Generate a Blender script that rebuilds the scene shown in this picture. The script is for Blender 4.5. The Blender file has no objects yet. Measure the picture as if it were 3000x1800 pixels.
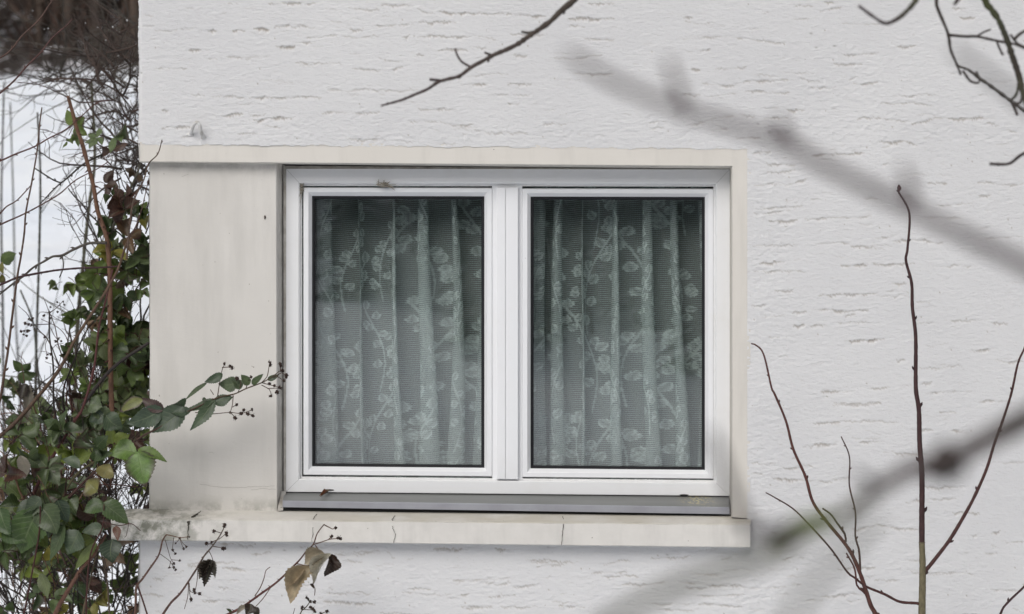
import bpy, math
import numpy as np
from mathutils import Vector
R = math.radians
rng = np.random.default_rng(7)
SC = bpy.context.scene

# ------------------------------------------------------------------ camera
CD = 6.0                                   # metres from the camera to the plastered wall (plane y = 0)
cam = bpy.data.cameras.new("camera"); camo = bpy.data.objects.new("camera", cam)
SC.collection.objects.link(camo); SC.camera = camo
camo.location = (0, -CD, 0); camo.rotation_euler = (R(90), 0, 0)
cam.sensor_width = 36; cam.lens = 72
cam.clip_start = 0.05; cam.clip_end = 500
cam.dof.use_dof = True; cam.dof.focus_distance = CD - 0.02; cam.dof.aperture_fstop = 3.6
# ------------------------------------------------------------------ sky, sun, exposure
W = bpy.data.worlds.new("World"); SC.world = W; W.use_nodes = True
nt = W.node_tree; bg = nt.nodes['Background']
sky = nt.nodes.new('ShaderNodeTexSky'); sky.sky_type = 'NISHITA'; sky.sun_disc = False
SUN_EL, SUN_AZ = 38, 203                   # azimuth measured from +Y (north), clockwise
sky.sun_elevation = R(SUN_EL); sky.sun_rotation = R(SUN_AZ)
sky.air_density = 1.0; sky.dust_density = 4.0; sky.ozone_density = 1.0
hs = nt.nodes.new('ShaderNodeHueSaturation'); hs.inputs['Saturation'].default_value = 0.22
nt.links.new(sky.outputs[0], hs.inputs['Color']); nt.links.new(hs.outputs[0], bg.inputs[0])
bg.inputs[1].default_value = 0.095
sl = bpy.data.lights.new("sun", 'SUN'); so = bpy.data.objects.new("sun", sl); SC.collection.objects.link(so)
sl.energy = 0.95; sl.angle = R(38); sl.color = (1.0, 0.975, 0.94)
sd = Vector((math.sin(R(SUN_AZ)) * math.cos(R(SUN_EL)), math.cos(R(SUN_AZ)) * math.cos(R(SUN_EL)), math.sin(R(SUN_EL))))
so.rotation_euler = sd.to_track_quat('Z', 'Y').to_euler()
SC.view_settings.view_transform = 'Standard'; SC.view_settings.look = 'None'
SC.view_settings.exposure = 0.22; SC.view_settings.gamma = 1.0
SC.render.engine = 'CYCLES'
SC.cycles.use_denoising = True; SC.cycles.max_bounces = 8; SC.cycles.transparent_max_bounces = 24
SC.cycles.use_adaptive_sampling = True; SC.cycles.adaptive_threshold = 0.006
SC.cycles.caustics_reflective = False; SC.cycles.caustics_refractive = False

# ------------------------------------------------------------------ helpers
def P(px, py, y=0.0):
    """a measured position (photograph pixels, 1 px = 1 mm on the wall) at depth y behind the wall plane"""
    k = (CD + y) / CD / 1000.0
    return ((px - 1500) * k, y, (900 - py) * k)
def tag(o, label=None, cat=None, group=None, kind=None):
    if label: o['label'] = label
    if cat: o['category'] = cat
    if group: o['group'] = group
    if kind: o['kind'] = kind
    return o
def thing(name, loc, label, cat, group=None):
    o = bpy.data.objects.new(name, None); SC.collection.objects.link(o); o.location = loc
    o.empty_display_size = 0.05
    return tag(o, label, cat, group)

class MB:
    def __init__(s): s.v = []; s.f = []; s.m = []; s.c = []; s.uv = []; s.n = 0
    def add(s, v, f, mat=0, col=(1, 1, 1), uv=None):
        v = np.asarray(v, float).reshape(-1, 3); b = s.n
        s.v.append(v); s.n += len(v)
        s.f += [tuple(b + i for i in q) for q in f]; s.m += [mat] * len(f)
        c = np.asarray(col, float)
        s.c.append(np.tile(c, (len(v), 1)) if c.ndim == 1 else c)
        s.uv.append(np.zeros((len(v), 2)) if uv is None else np.asarray(uv, float))
    def box(s, lo, hi, mat=0, col=(1, 1, 1)):
        x0, y0, z0 = lo; x1, y1, z1 = hi
        s.add([(x0, y0, z0), (x1, y0, z0), (x1, y1, z0), (x0, y1, z0), (x0, y0, z1), (x1, y0, z1), (x1, y1, z1), (x0, y1, z1)],
              [(0, 3, 2, 1), (4, 5, 6, 7), (0, 1, 5, 4), (1, 2, 6, 5), (2, 3, 7, 6), (3, 0, 4, 7)], mat, col)
    def build(s, name, mats, parent=None, smooth=True, label=None):
        V = np.concatenate(s.v) if s.v else np.zeros((0, 3))
        me = bpy.data.meshes.new(name)
        off = np.zeros(3)
        if parent is not None:
            off = np.array(world_loc(parent))
        me.from_pydata((V - off).tolist(), [], s.f)
        for m in (mats if isinstance(mats, (list, tuple)) else [mats]): me.materials.append(m)
        me.polygons.foreach_set('material_index', s.m)
        me.polygons.foreach_set('use_smooth', [smooth] * len(s.f))
        C = np.concatenate(s.c); a = me.attributes.new('col', 'FLOAT_COLOR', 'POINT')
        a.data.foreach_set('color', np.concatenate([C, np.ones((len(C), 1))], 1).ravel())
        U = np.concatenate(s.uv); u3 = np.concatenate([U, np.zeros((len(U), 1))], 1)
        b = me.attributes.new('lf', 'FLOAT_VECTOR', 'POINT'); b.data.foreach_set('vector', u3.ravel())
        me.update()
        o = bpy.data.objects.new(name, me); SC.collection.objects.link(o)
        if parent is not None: o.parent = parent
        if label: o['label'] = label
        return o
def world_loc(o):
    v = Vector((0, 0, 0))
    while o is not None: v += o.location; o = o.parent
    return v

# ------------------------------------------------------------------ materials
def mat(name):
    m = bpy.data.materials.new(name); m.use_nodes = True; n = m.node_tree
    return m, n, n.nodes['Principled BSDF']
def N(n, t, **k):
    x = n.nodes.new('ShaderNode' + t)
    for a, b in k.items():
        if a[0] == '_': setattr(x, a[1:], b)
        else: x.inputs[a].default_value = b
    return x
def mapped(n, scale, coord='Object'):
    tc = N(n, 'TexCoord'); mp = N(n, 'Mapping'); mp.inputs['Scale'].default_value = scale
    n.links.new(tc.outputs[coord], mp.inputs[0]); return mp.outputs[0]
def noise(n, vec, scale, detail=4, rough=.55):
    x = N(n, 'TexNoise', Scale=scale, Detail=detail, Roughness=rough); n.links.new(vec, x.inputs['Vector']); return x.outputs['Fac']
def ramp(n, fac, a, b, c0=(0, 0, 0), c1=(1, 1, 1)):
    r = N(n, 'ValToRGB'); r.color_ramp.elements[0].position = a; r.color_ramp.elements[1].position = b
    r.color_ramp.elements[0].color = (*c0, 1); r.color_ramp.elements[1].color = (*c1, 1)
    n.links.new(fac, r.inputs[0]); return r.outputs[0]
def mixc(n, fac, a, b, mode='MIX'):
    x = N(n, 'Mix'); x.data_type = 'RGBA'; x.blend_type = mode
    for s, i in ((fac, 0), (a, 6), (b, 7)):
        if isinstance(s, (int, float)): x.inputs[i].default_value = s
        elif isinstance(s, tuple): x.inputs[i].default_value = (*s, 1)
        else: n.links.new(s, x.inputs[i])
    return x.outputs[2]
def bump(n, h, strength, dist, prev=None):
    b = N(n, 'Bump', Strength=strength, Distance=dist); n.links.new(h, b.inputs['Height'])
    if prev: n.links.new(prev, b.inputs['Normal'])
    return b.outputs[0]
def mathn(n, op, a, b=None):
    x = N(n, 'Math', _operation=op)
    for i, s in enumerate((a, b)):
        if s is None: continue
        if isinstance(s, (int, float)): x.inputs[i].default_value = s
        else: n.links.new(s, x.inputs[i])
    return x.outputs[0]

# rough white plaster; the brown dirt sits in the carved grooves (point attribute)
M_plaster, n, b = mat('white_plaster')
at = N(n, 'Attribute', _attribute_name='col'); sep = N(n, 'SeparateColor'); n.links.new(at.outputs[0], sep.inputs[0])
v1 = mapped(n, (1, 1, 1)); big = noise(n, v1, 2.2, 3); base = ramp(n, big, .3, .7, (.655, .65, .655), (.70, .695, .695))
fine = noise(n, mapped(n, (60, 1, 200)), 1.0, 5, .6); base = mixc(n, ramp(n, fine, .62, .75), base, (.58, .56, .54))
spk = noise(n, v1, 130, 2); base = mixc(n, ramp(n, spk, .73, .77), base, (.36, .32, .28))
base = mixc(n, sep.outputs[0], base, (.375, .335, .29))
base = mixc(n, sep.outputs[1], base, (.16, .15, .12))
n.links.new(base, b.inputs['Base Color']); b.inputs['Roughness'].default_value = .95; b.inputs['Specular IOR Level'].default_value = .1
bm = bump(n, fine, .6, .0035); bm = bump(n, noise(n, mapped(n, (1, 1, 1.7)), 230, 4, .7), .9, .0022, bm)
n.links.new(bm, b.inputs['Normal'])

# smooth cream paint for the window surround (streaks, faint dirt)
def cream(name, c0, c1, dirty=0.0, xstain=None):
    m, n, b = mat(name)
    v = mapped(n, (1, 1, 1)); base = ramp(n, noise(n, v, 3.5, 5), .3, .7, c0, c1)
    st = noise(n, mapped(n, (14, 14, 2.2)), 1, 6, .6); base = mixc(n, mathn(n, 'MULTIPLY', ramp(n, st, .5, .8), .6 + dirty * .3), base, tuple(x * .82 for x in c0))
    sp = noise(n, v, 70, 2); base = mixc(n, ramp(n, sp, .75, .79), base, (.25, .22, .18))
    at = N(n, 'Attribute', _attribute_name='col'); sep = N(n, 'SeparateColor'); n.links.new(at.outputs[0], sep.inputs[0])
    # attribute: r = grime and darkening amount, g = yellow-green algae amount (1,1,1 default = clean)
    gn = noise(n, v, 22, 6, .65)
    gr = mathn(n, 'SUBTRACT', 1.0, sep.outputs[0]); k = mathn(n, 'MULTIPLY', gr, ramp(n, gn, .42, .60))
    base = mixc(n, k, base, (.13, .135, .10))
    al = mathn(n, 'SUBTRACT', 1.0, sep.outputs[1]); k2 = mathn(n, 'MULTIPLY', al, ramp(n, noise(n, mapped(n, (7, 7, 60)), 1, 5), .3, .6))
    base = mixc(n, k2, base, (.46, .42, .33))
    n.links.new(base, b.inputs['Base Color']); b.inputs['Roughness'].default_value = .8; b.inputs['Specular IOR Level'].default_value = .25
    bm = bump(n, noise(n, mapped(n, (25, 25, 60)), 1, 5), .35, .002)
    bm = bump(n, noise(n, v, 260, 2), .25, .0008, bm)
    n.links.new(bm, b.inputs['Normal']); return m
M_lintel = cream('cream_paint', (.62, .588, .537), (.67, .637, .588))
M_pillar = cream('pillar_paint', (.575, .550, .512), (.63, .604, .566))
M_ledge = cream('ledge_paint', (.62, .595, .56), (.68, .655, .615), 1)
def simple(name, col, rough=.6, spec=.4, nscale=None, nc=None, metal=0, bumpd=None):
    m, n, b = mat(name); b.inputs['Roughness'].default_value = rough; b.inputs['Specular IOR Level'].default_value = spec
    b.inputs['Metallic'].default_value = metal; b.inputs['Base Color'].default_value = (*col, 1)
    if nscale:
        f = noise(n, mapped(n, (1, 1, 1)), nscale, 5)
        n.links.new(ramp(n, f, .35, .68, col, nc or tuple(x * .8 for x in col)), b.inputs['Base Color'])
        if bumpd: n.links.new(bump(n, f, .6, bumpd), b.inputs['Normal'])
    return m
M_crack = simple('crack_dark', (.06, .055, .045), .95, .1)
# white uPVC with grime
def pvc(name, c, dirt):
    m, n, b = mat(name); v = mapped(n, (1, 1, 1))
    f = noise(n, v, 9, 6, .7); f2 = noise(n, v, 60, 4, .7)
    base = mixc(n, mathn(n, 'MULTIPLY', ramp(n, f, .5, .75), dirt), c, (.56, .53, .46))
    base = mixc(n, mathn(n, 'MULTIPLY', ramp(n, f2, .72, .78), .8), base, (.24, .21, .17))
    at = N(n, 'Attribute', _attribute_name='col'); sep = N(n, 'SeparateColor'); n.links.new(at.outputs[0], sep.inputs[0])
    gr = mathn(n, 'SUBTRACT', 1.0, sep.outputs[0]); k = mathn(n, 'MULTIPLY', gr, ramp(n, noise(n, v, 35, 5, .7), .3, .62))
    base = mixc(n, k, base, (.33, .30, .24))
    n.links.new(base, b.inputs['Base Color']); b.inputs['Roughness'].default_value = .42; b.inputs['Specular IOR Level'].default_value = .35
    n.links.new(bump(n, noise(n, v, 5, 3), .1, .002), b.inputs['Normal'])
    return m
M_pvc = pvc('white_pvc', (.75, .75, .752), .14)
M_pvc2 = pvc('white_pvc_strip', (.765, .768, .78), .08)
M_gasket = simple('black_rubber', (.008, .008, .010), .5, .3)
M_seal = simple('old_sealant', (.50, .48, .45), .9, .2, 30, (.30, .275, .24), bumpd=.002)
# aluminium sill with yellow lichen specks near its right end
M_alu, n, b = mat('grey_aluminium'); v = mapped(n, (1, 1, 1))
base = ramp(n, noise(n, mapped(n, (4, 30, 30)), 1, 5), .3, .7, (.185, .19, .185), (.23, .235, .23))
at = N(n, 'Attribute', _attribute_name='col'); sep = N(n, 'SeparateColor'); n.links.new(at.outputs[0], sep.inputs[0])
k = mathn(n, 'MULTIPLY', mathn(n, 'SUBTRACT', 1.0, sep.outputs[0]), ramp(n, noise(n, v, 90, 5, .7), .48, .56))
base = mixc(n, k, base, (.50, .44, .25)); n.links.new(base, b.inputs['Base Color'])
b.inputs['Roughness'].default_value = .45; b.inputs['Metallic'].default_value = .25
M_alu_f = simple('sill_front_aluminium', (.36, .365, .395), .4, .5, 12, (.31, .31, .34), metal=.3)  # front face of the same sill, toned paler than its top
M_dark = simple('gap_shade', (.035, .035, .035), .9, .1)  # dark colour stands in for the shade inside narrow gaps
M_room = simple('room_paint', (.32, .30, .27), .9, .2)
# glass: reflects like a clean pane, lets light through with a faint green tint
M_glass = bpy.data.materials.new('window_glass'); M_glass.use_nodes = True; n = M_glass.node_tree
for x in list(n.nodes):
    if x.type != 'OUTPUT_MATERIAL': n.nodes.remove(x)
out = [x for x in n.nodes][0]
tr = N(n, 'BsdfTransparent'); tr.inputs[0].default_value = (.988, .992, .991, 1)
gl = N(n, 'BsdfGlossy', Roughness=.0); lw = N(n, 'LayerWeight', Blend=.5)
fc = mathn(n, 'ADD', mathn(n, 'MULTIPLY', mathn(n, 'POWER', lw.outputs['Facing'], 5.0), .9), .088)
mx = N(n, 'MixShader'); n.links.new(fc, mx.inputs[0]); n.links.new(tr.outputs[0], mx.inputs[1]); n.links.new(gl.outputs[0], mx.inputs[2])
n.links.new(mx.outputs[0], out.inputs[0])
# lace: thread density from attribute (r), woven lines from the cloth's own coordinate
M_lace = bpy.data.materials.new('lace_cloth'); M_lace.use_nodes = True; n = M_lace.node_tree; b = n.nodes['Principled BSDF']; out = n.nodes['Material Output']
b.inputs['Base Color'].default_value = (.72, .82, .79, 1); b.inputs['Roughness'].default_value = .9; b.inputs['Specular IOR Level'].default_value = .1
at = N(n, 'Attribute', _attribute_name='col'); sep = N(n, 'SeparateColor'); n.links.new(at.outputs[0], sep.inputs[0])
lf = N(n, 'Attribute', _attribute_name='lf'); sx = N(n, 'SeparateXYZ'); n.links.new(lf.outputs['Vector'], sx.inputs[0])
wv = mathn(n, 'SINE', mathn(n, 'MULTIPLY', sx.outputs[1], 2 * math.pi / .0062)); wh = mathn(n, 'SINE', mathn(n, 'MULTIPLY', sx.outputs[0], 2 * math.pi / .004))
thr = mathn(n, 'ADD', mathn(n, 'MULTIPLY', wv, .26), mathn(n, 'MULTIPLY', wh, .05))
nz = noise(n, lf.outputs['Vector'], 160, 2)
thr = mathn(n, 'ADD', thr, mathn(n, 'MULTIPLY', mathn(n, 'SUBTRACT', nz, .5), .35))
keep = mathn(n, 'SUBTRACT', 1.0, sep.outputs[0])
al = mathn(n, 'ADD', mathn(n, 'ADD', .41, mathn(n, 'MULTIPLY', sep.outputs[0], .56)), mathn(n, 'MULTIPLY', thr, keep))
cl = N(n, 'Clamp'); n.links.new(al, cl.inputs[0])
df = N(n, 'BsdfTranslucent'); df.inputs[0].default_value = (.58, .67, .64, 1)
ms = N(n, 'MixShader', Fac=.18); n.links.new(b.outputs[0], ms.inputs[1]); n.links.new(df.outputs[0], ms.inputs[2])
tp = N(n, 'BsdfTransparent'); mx = N(n, 'MixShader'); n.links.new(cl.outputs[0], mx.inputs[0]); n.links.new(tp.outputs[0], mx.inputs[1]); n.links.new(ms.outputs[0], mx.inputs[2])
n.links.new(mx.outputs[0], out.inputs[0])
# bark and leaves take their own colour from the point attribute
def bark(name, bscale=120):
    m, n, b = mat(name); at = N(n, 'Attribute', _attribute_name='col')
    f = noise(n, mapped(n, (1, 1, .4)), bscale, 5, .65)
    c = mixc(n, 1.0, at.outputs[0], ramp(n, f, .25, .75, (.55, .55, .55), (1.35, 1.35, 1.35)), 'MULTIPLY')
    n.links.new(c, b.inputs['Base Color']); b.inputs['Roughness'].default_value = .7; b.inputs['Specular IOR Level'].default_value = .3
    n.links.new(bump(n, f, .5, .0015), b.inputs['Normal']); return m
M_bark = bark('twig_bark')
M_leaf = bpy.data.materials.new('leaf'); M_leaf.use_nodes = True; n = M_leaf.node_tree; b = n.nodes['Principled BSDF']; out = n.nodes['Material Output']
at = N(n, 'Attribute', _attribute_name='col'); lf = N(n, 'Attribute', _attribute_name='lf'); sx = N(n, 'SeparateXYZ'); n.links.new(lf.outputs['Vector'], sx.inputs[0])
au = mathn(n, 'ABSOLUTE', sx.outputs[1])
sv = mathn(n, 'SINE', mathn(n, 'MULTIPLY', mathn(n, 'SUBTRACT', sx.outputs[0], mathn(n, 'MULTIPLY', au, .22)), 50))
side = ramp(n, sv, .80, .98); mid = ramp(n, au, .02, .07, (1, 1, 1), (0, 0, 0))
vein = mathn(n, 'MAXIMUM', mathn(n, 'MULTIPLY', side, .45), mathn(n, 'MULTIPLY', mid, .8))
blo = noise(n, mapped(n, (1, 1, 1)), 45, 4, .6)
c = mixc(n, 1.0, at.outputs[0], ramp(n, blo, .25, .75, (.6, .62, .6), (1.3, 1.3, 1.2)), 'MULTIPLY')
c = mixc(n, mathn(n, 'MULTIPLY', vein, .35), c, (.22, .26, .13))
n.links.new(c, b.inputs['Base Color']); b.inputs['Roughness'].default_value = .42; b.inputs['Specular IOR Level'].default_value = .55
n.links.new(bump(n, mathn(n, 'ADD', mathn(n, 'MULTIPLY', vein, -1.0), blo), .5, .0015), b.inputs['Normal'])
tl = N(n, 'BsdfTranslucent'); n.links.new(c, tl.inputs[0]); ms = N(n, 'MixShader', Fac=.28)
n.links.new(b.outputs[0], ms.inputs[1]); n.links.new(tl.outputs[0], ms.inputs[2]); n.links.new(ms.outputs[0], out.inputs[0])
M_berry = simple('dried_berry', (.022, .012, .010), .7, .3, 300, (.06, .035, .025), bumpd=.001)
M_web = simple('dusty_web', (.33, .30, .25), .95, .1)
# ground: snow, with brown leaf litter and snow patches under the trees (attribute r = 1 in the wood)
M_snow, n, b = mat('snow_ground'); v = mapped(n, (1, 1, 1))
at = N(n, 'Attribute', _attribute_name='col'); sep = N(n, 'SeparateColor'); n.links.new(at.outputs[0], sep.inputs[0])
sn = ramp(n, noise(n, v, .8, 4), .3, .7, (.83, .88, .96), (.92, .945, .98))
fl = ramp(n, noise(n, v, 2.3, 6, .7), .54, .60, (.030, .023, .020), (.66, .65, .68))
base = mixc(n, sep.outputs[0], sn, fl); n.links.new(base, b.inputs['Base Color']); b.inputs['Roughness'].default_value = .8
n.links.new(bump(n, noise(n, v, 3, 5), .4, .1), b.inputs['Normal'])

# ------------------------------------------------------------------ terrain and wood
def edge_back(x): return 30 - (x + 9) * .45 + .6 * math.sin(x * .9) 
def edge_front(x): return -17.5 + x * 1.1 + 1.6 * math.sin(x * .8 + 1) + 1.3 * math.sin(x * 3.1) + .8 * math.sin(x * 7.3 + 2)
def ground_h(x, y):
    if y > 2.0:
        e = edge_back(max(-30, min(30, x)))
        return -2.6 + (y - 2) * .243 + max(0, y - e) * .28
    if y < -2: return -2.6 + (-2 - y) * .19 + max(0, -17 - y) * .15
    return -2.6
g = MB(); xs = np.linspace(-90, 90, 121); ys = np.concatenate([np.linspace(-90, -32, 20), np.linspace(-30, 60, 181), np.linspace(63, 110, 16)])
V = []; C = []
for yy in ys:
    for xx in xs:
        bmp = .07 * math.sin(xx * 1.3 + yy) + .05 * math.sin(yy * 2.1 - xx * .7)
        V.append((xx, yy, ground_h(xx, yy) + (bmp if abs(yy) > 3 or abs(xx) > 6 else 0)))
        wood = 1.0 if (yy > edge_back(max(-30, min(30, xx))) or yy < edge_front(max(-12, min(12, xx)))) else 0.0
        C.append((wood, 0, 0))
nx = len(xs)
F = [(j * nx + i, j * nx + i + 1, (j + 1) * nx + i + 1, (j + 1) * nx + i) for j in range(len(ys) - 1) for i in range(nx - 1)]
g.add(V, F, 0, np.array(C)); tag(g.build('ground', M_snow), kind='structure')

def frame_for(d):
    d = np.asarray(d, float); d = d / (np.linalg.norm(d) + 1e-12)
    a = np.array([0, 0, 1.0]) if abs(d[2]) < .9 else np.array([1.0, 0, 0])
    u = np.cross(d, a); u /= np.linalg.norm(u); return d, u, np.cross(d, u)
def smooth_path(pts, rad, step):
    pts = np.asarray(pts, float); rad = np.asarray(rad, float)
    if len(pts) < 3:
        n_ = max(2, int(np.linalg.norm(pts[-1] - pts[0]) / step) + 1); t = np.linspace(0, 1, n_)[:, None]
        return pts[0] * (1 - t) + pts[-1] * t, rad[0] * (1 - t[:, 0]) + rad[-1] * t[:, 0]
    q = np.vstack([2 * pts[0] - pts[1], pts, 2 * pts[-1] - pts[-2]]); oP = []; oR = []
    for i in range(len(pts) - 1):
        p0, p1, p2, p3 = q[i], q[i + 1], q[i + 2], q[i + 3]
        k = max(1, int(np.linalg.norm(p2 - p1) / step))
        for j in range(k):
            t = j / k
            oP.append(.5 * (2 * p1 + (p2 - p0) * t + (2 * p0 - 5 * p1 + 4 * p2 - p3) * t * t + (3 * p1 - p0 - 3 * p2 + p3) * t ** 3))
            oR.append(rad[i] * (1 - t) + rad[i + 1] * t)
    oP.append(pts[-1]); oR.append(rad[-1]); return np.array(oP), np.array(oR)
def tube(mb, pts, rad, col, sides=6, step=.012, jit=.0, raw=False, mati=0):
    """tapered tube through 3-D points"""
    if not raw: pts, rad = smooth_path(pts, rad, step)
    else: pts = np.asarray(pts, float); rad = np.asarray(rad, float)
    n_ = len(pts)
    if jit:
        rad = rad * (1 + rng.normal(0, jit, n_))
        pts = pts + rng.normal(0, 1, (n_, 3)) * (rad * jit)[:, None]
    tan = np.gradient(pts, axis=0); d, u, w = frame_for(tan[0]); V = []
    for i in range(n_):
        t = tan[i] / (np.linalg.norm(tan[i]) + 1e-12)
        u = u - t * np.dot(u, t); u /= (np.linalg.norm(u) + 1e-12); w = np.cross(t, u)
        a = np.arange(sides) * 2 * math.pi / sides
        V.append(pts[i] + rad[i] * (np.cos(a)[:, None] * u + np.sin(a)[:, None] * w))
    V = np.concatenate(V + [pts[:1], pts[-1:]])
    F = [(i * sides + k, i * sides + (k + 1) % sides, (i + 1) * sides + (k + 1) % sides, (i + 1) * sides + k) for i in range(n_ - 1) for k in range(sides)]
    c0 = n_ * sides
    F += [(c0, (k + 1) % sides, k) for k in range(sides)] + [(c0 + 1, (n_ - 1) * sides + k, (n_ - 1) * sides + (k + 1) % sides) for k in range(sides)]
    col = np.asarray(col, float)
    if col.ndim == 2:   # colour gradient root to tip
        t = np.linspace(0, 1, n_); cc = np.stack([np.interp(t, np.linspace(0, 1, len(col)), col[:, k]) for k in range(3)], 1)
        cc = np.concatenate([np.repeat(cc, sides, 0), cc[:1], cc[-1:]]); mb.add(V, F, mati, cc)
    else: mb.add(V, F, mati, col)
def ball(mb, c, r, col=(1, 1, 1), squash=(1, 1, 1), jit=.15, nu=7, nv=5, mati=0):
    V = []; 
    for j in range(nv + 1):
        ph = math.pi * j / nv
        for i in range(nu):
            a = 2 * math.pi * i / nu; k = 1 + rng.normal(0, jit)
            V.append((c[0] + r * k * squash[0] * math.sin(ph) * math.cos(a), c[1] + r * k * squash[1] * math.sin(ph) * math.sin(a), c[2] + r * k * squash[2] * math.cos(ph)))
    F = [(j * nu + i, j * nu + (i + 1) % nu, (j + 1) * nu + (i + 1) % nu, (j + 1) * nu + i) for j in range(nv) for i in range(nu)]
    mb.add(V, F, mati, col)
def wander(start, d, length, r0, r1, seg=8, wob=.25, grav=0.0):
    p = np.array(start, float); d = np.array(d, float); d /= np.linalg.norm(d); pts = [p.copy()]
    for i in range(seg):
        d = d + rng.normal(0, wob, 3) * .6 + np.array([0, 0, grav]); d /= np.linalg.norm(d)
        p = p + d * length / seg; pts.append(p.copy())
    return np.array(pts), np.linspace(r0, r1, seg + 1), d

# the wood on the slopes (behind the house and behind the camera, seen in the panes) reads as one dark mass
wd = MB()
def wood_tree(x, y, h, conifer):
    z = ground_h(x, y) - .2; tr = h * .011 + .03
    col = np.array([.052, .037, .028]) * rng.uniform(.35, 1.9)
    pts, rad, _ = wander((x, y, z), (rng.normal(0, .04), rng.normal(0, .04), 1), h, tr, tr * .25, 5, .05)
    tube(wd, pts, rad, col, 6, raw=True)
    if conifer:
        nb = 70; V = []; F = []; 
        for i in range(nb):
            t = rng.uniform(.16, 1); zz = z + h * t; L = (1.05 - t) * h * .20 + .25; a = rng.uniform(0, 6.28)
            dx, dy = math.cos(a), math.sin(a); w = L * .30; b0 = len(V)
            V += [(x, y, zz), (x + dx * L * .6 - dy * w, y + dy * L * .6 + dx * w, zz - L * .25), (x + dx * L, y + dy * L, zz - L * .45), (x + dx * L * .6 + dy * w, y + dy * L * .6 - dx * w, zz - L * .28)]
            F.append((b0, b0 + 1, b0 + 2, b0 + 3))
        wd.add(V, F, 0, np.array([.020, .028, .016]) * rng.uniform(.6, 1.5))
    else:
        for i in range(10):
            t = rng.uniform(.08, .95); p = pts[0] + (pts[-1] - pts[0]) * t
            a = rng.uniform(0, 6.28); q, rr, _ = wander(p, (math.cos(a), math.sin(a), rng.uniform(.1, .9)), h * rng.uniform(.1, .28), tr * .35, .008, 4, .3)
            tube(wd, q, rr, col, 4, raw=True)
for i in range(430):
    x = rng.uniform(-38, 34) if i >= 200 else rng.uniform(-19, -4); e = edge_back(max(-30, min(30, x))); y = e + rng.exponential(7.0) + .2
    wood_tree(x, y, rng.uniform(5, 13), rng.random() < .4 and y > e + 9)
for i in range(170):
    x = rng.uniform(-22, 22); e = edge_front(max(-12, min(12, x))); y = e - rng.exponential(5) - .3
    wood_tree(x, y, rng.uniform(4, 8), rng.random() < .65)
for i in range(34):     # evergreen bushes added at the wood's edge to roughen its dark reflection
    x = rng.uniform(-4.5, 6); y = edge_front(x) + rng.uniform(-1, 3.2); wood_tree(x, y, rng.uniform(.8, 2.6), True)
for i in range(900):    # underwood
    if i < 620: x = rng.uniform(-22, -4); y = edge_back(x) + rng.exponential(2.5)
    else: x = rng.uniform(-8, 8); y = edge_front(x) - rng.exponential(2.0)
    z = ground_h(x, y); q, rr, _ = wander((x, y, z - .1), (rng.normal(0, .4), rng.normal(0, .4), 1), rng.uniform(.8, 3.2), .022, .006, 5, .35)
    tube(wd, q, rr, np.array([.065, .040, .030]) * rng.uniform(.3, 1.9), 3, raw=True)
tag(wd.build('forest', bark('forest_bark', 4)), kind='stuff')

# ------------------------------------------------------------------ the house
house = thing('house', (0, 0, -2.6), 'white plastered house corner with a two-sash window framed in cream paint', 'house')
exec_grooves = []
def G(ox, oy, s, items):
    for it in items:
        k = it[4] if len(it) > 4 else 1.0
        exec_grooves.append((ox + it[0] / s, oy + it[1] / s, ox + it[2] / s, oy + it[3] / s, k))
G(2000, 0, 2.473, [(815,45,945,42),(1010,20,1130,14),(990,75,1155,50),(0,132,80,134),(20,158,200,168),(1150,168,1430,172,.5),(0,285,320,268),(320,266,750,312,.6),(115,366,200,356),(1540,332,1700,325),(1150,392,1300,392),(1300,392,1420,375),(240,500,460,485),(60,500,125,498,1.3),(1090,460,1300,468,.6),(145,603,410,606),(435,600,770,575),(830,582,990,586),(0,680,135,686),(155,695,390,672),(450,670,775,672),(925,628,1110,632),(1200,575,1280,565),(1240,610,1410,590),(1430,748,1640,742),(1640,745,1820,766),(1520,685,1860,680,.7),(745,795,880,805),(590,860,770,850),(10,915,200,870),(200,870,370,840),(420,845,520,850),(1265,870,1440,856),(1440,860,1640,876),(1660,905,1820,858),(1820,855,2260,855),(2200,885,2300,900,.7),(170,945,340,935),(245,920,340,940),(40,1020,90,1018),(380,1000,560,998),(1420,1030,1600,1020,1.3),(1600,1020,1700,1050),(1100,1110,1320,1112),(930,1125,1100,1115),(500,1110,640,1105),(610,1185,820,1195),(610,1250,820,1230),(510,1340,800,1330,1.2),(820,1325,910,1300,1.3),(1445,1195,1495,1185),(1775,1330,1920,1328,1.7),(2140,1318,2473,1332,1.3),(925,1445,990,1448),(1310,1442,1410,1440),(2145,1420,2240,1415),(2000,120,2120,130),(1950,58,2050,60),(2340,945,2420,958)])
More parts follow.
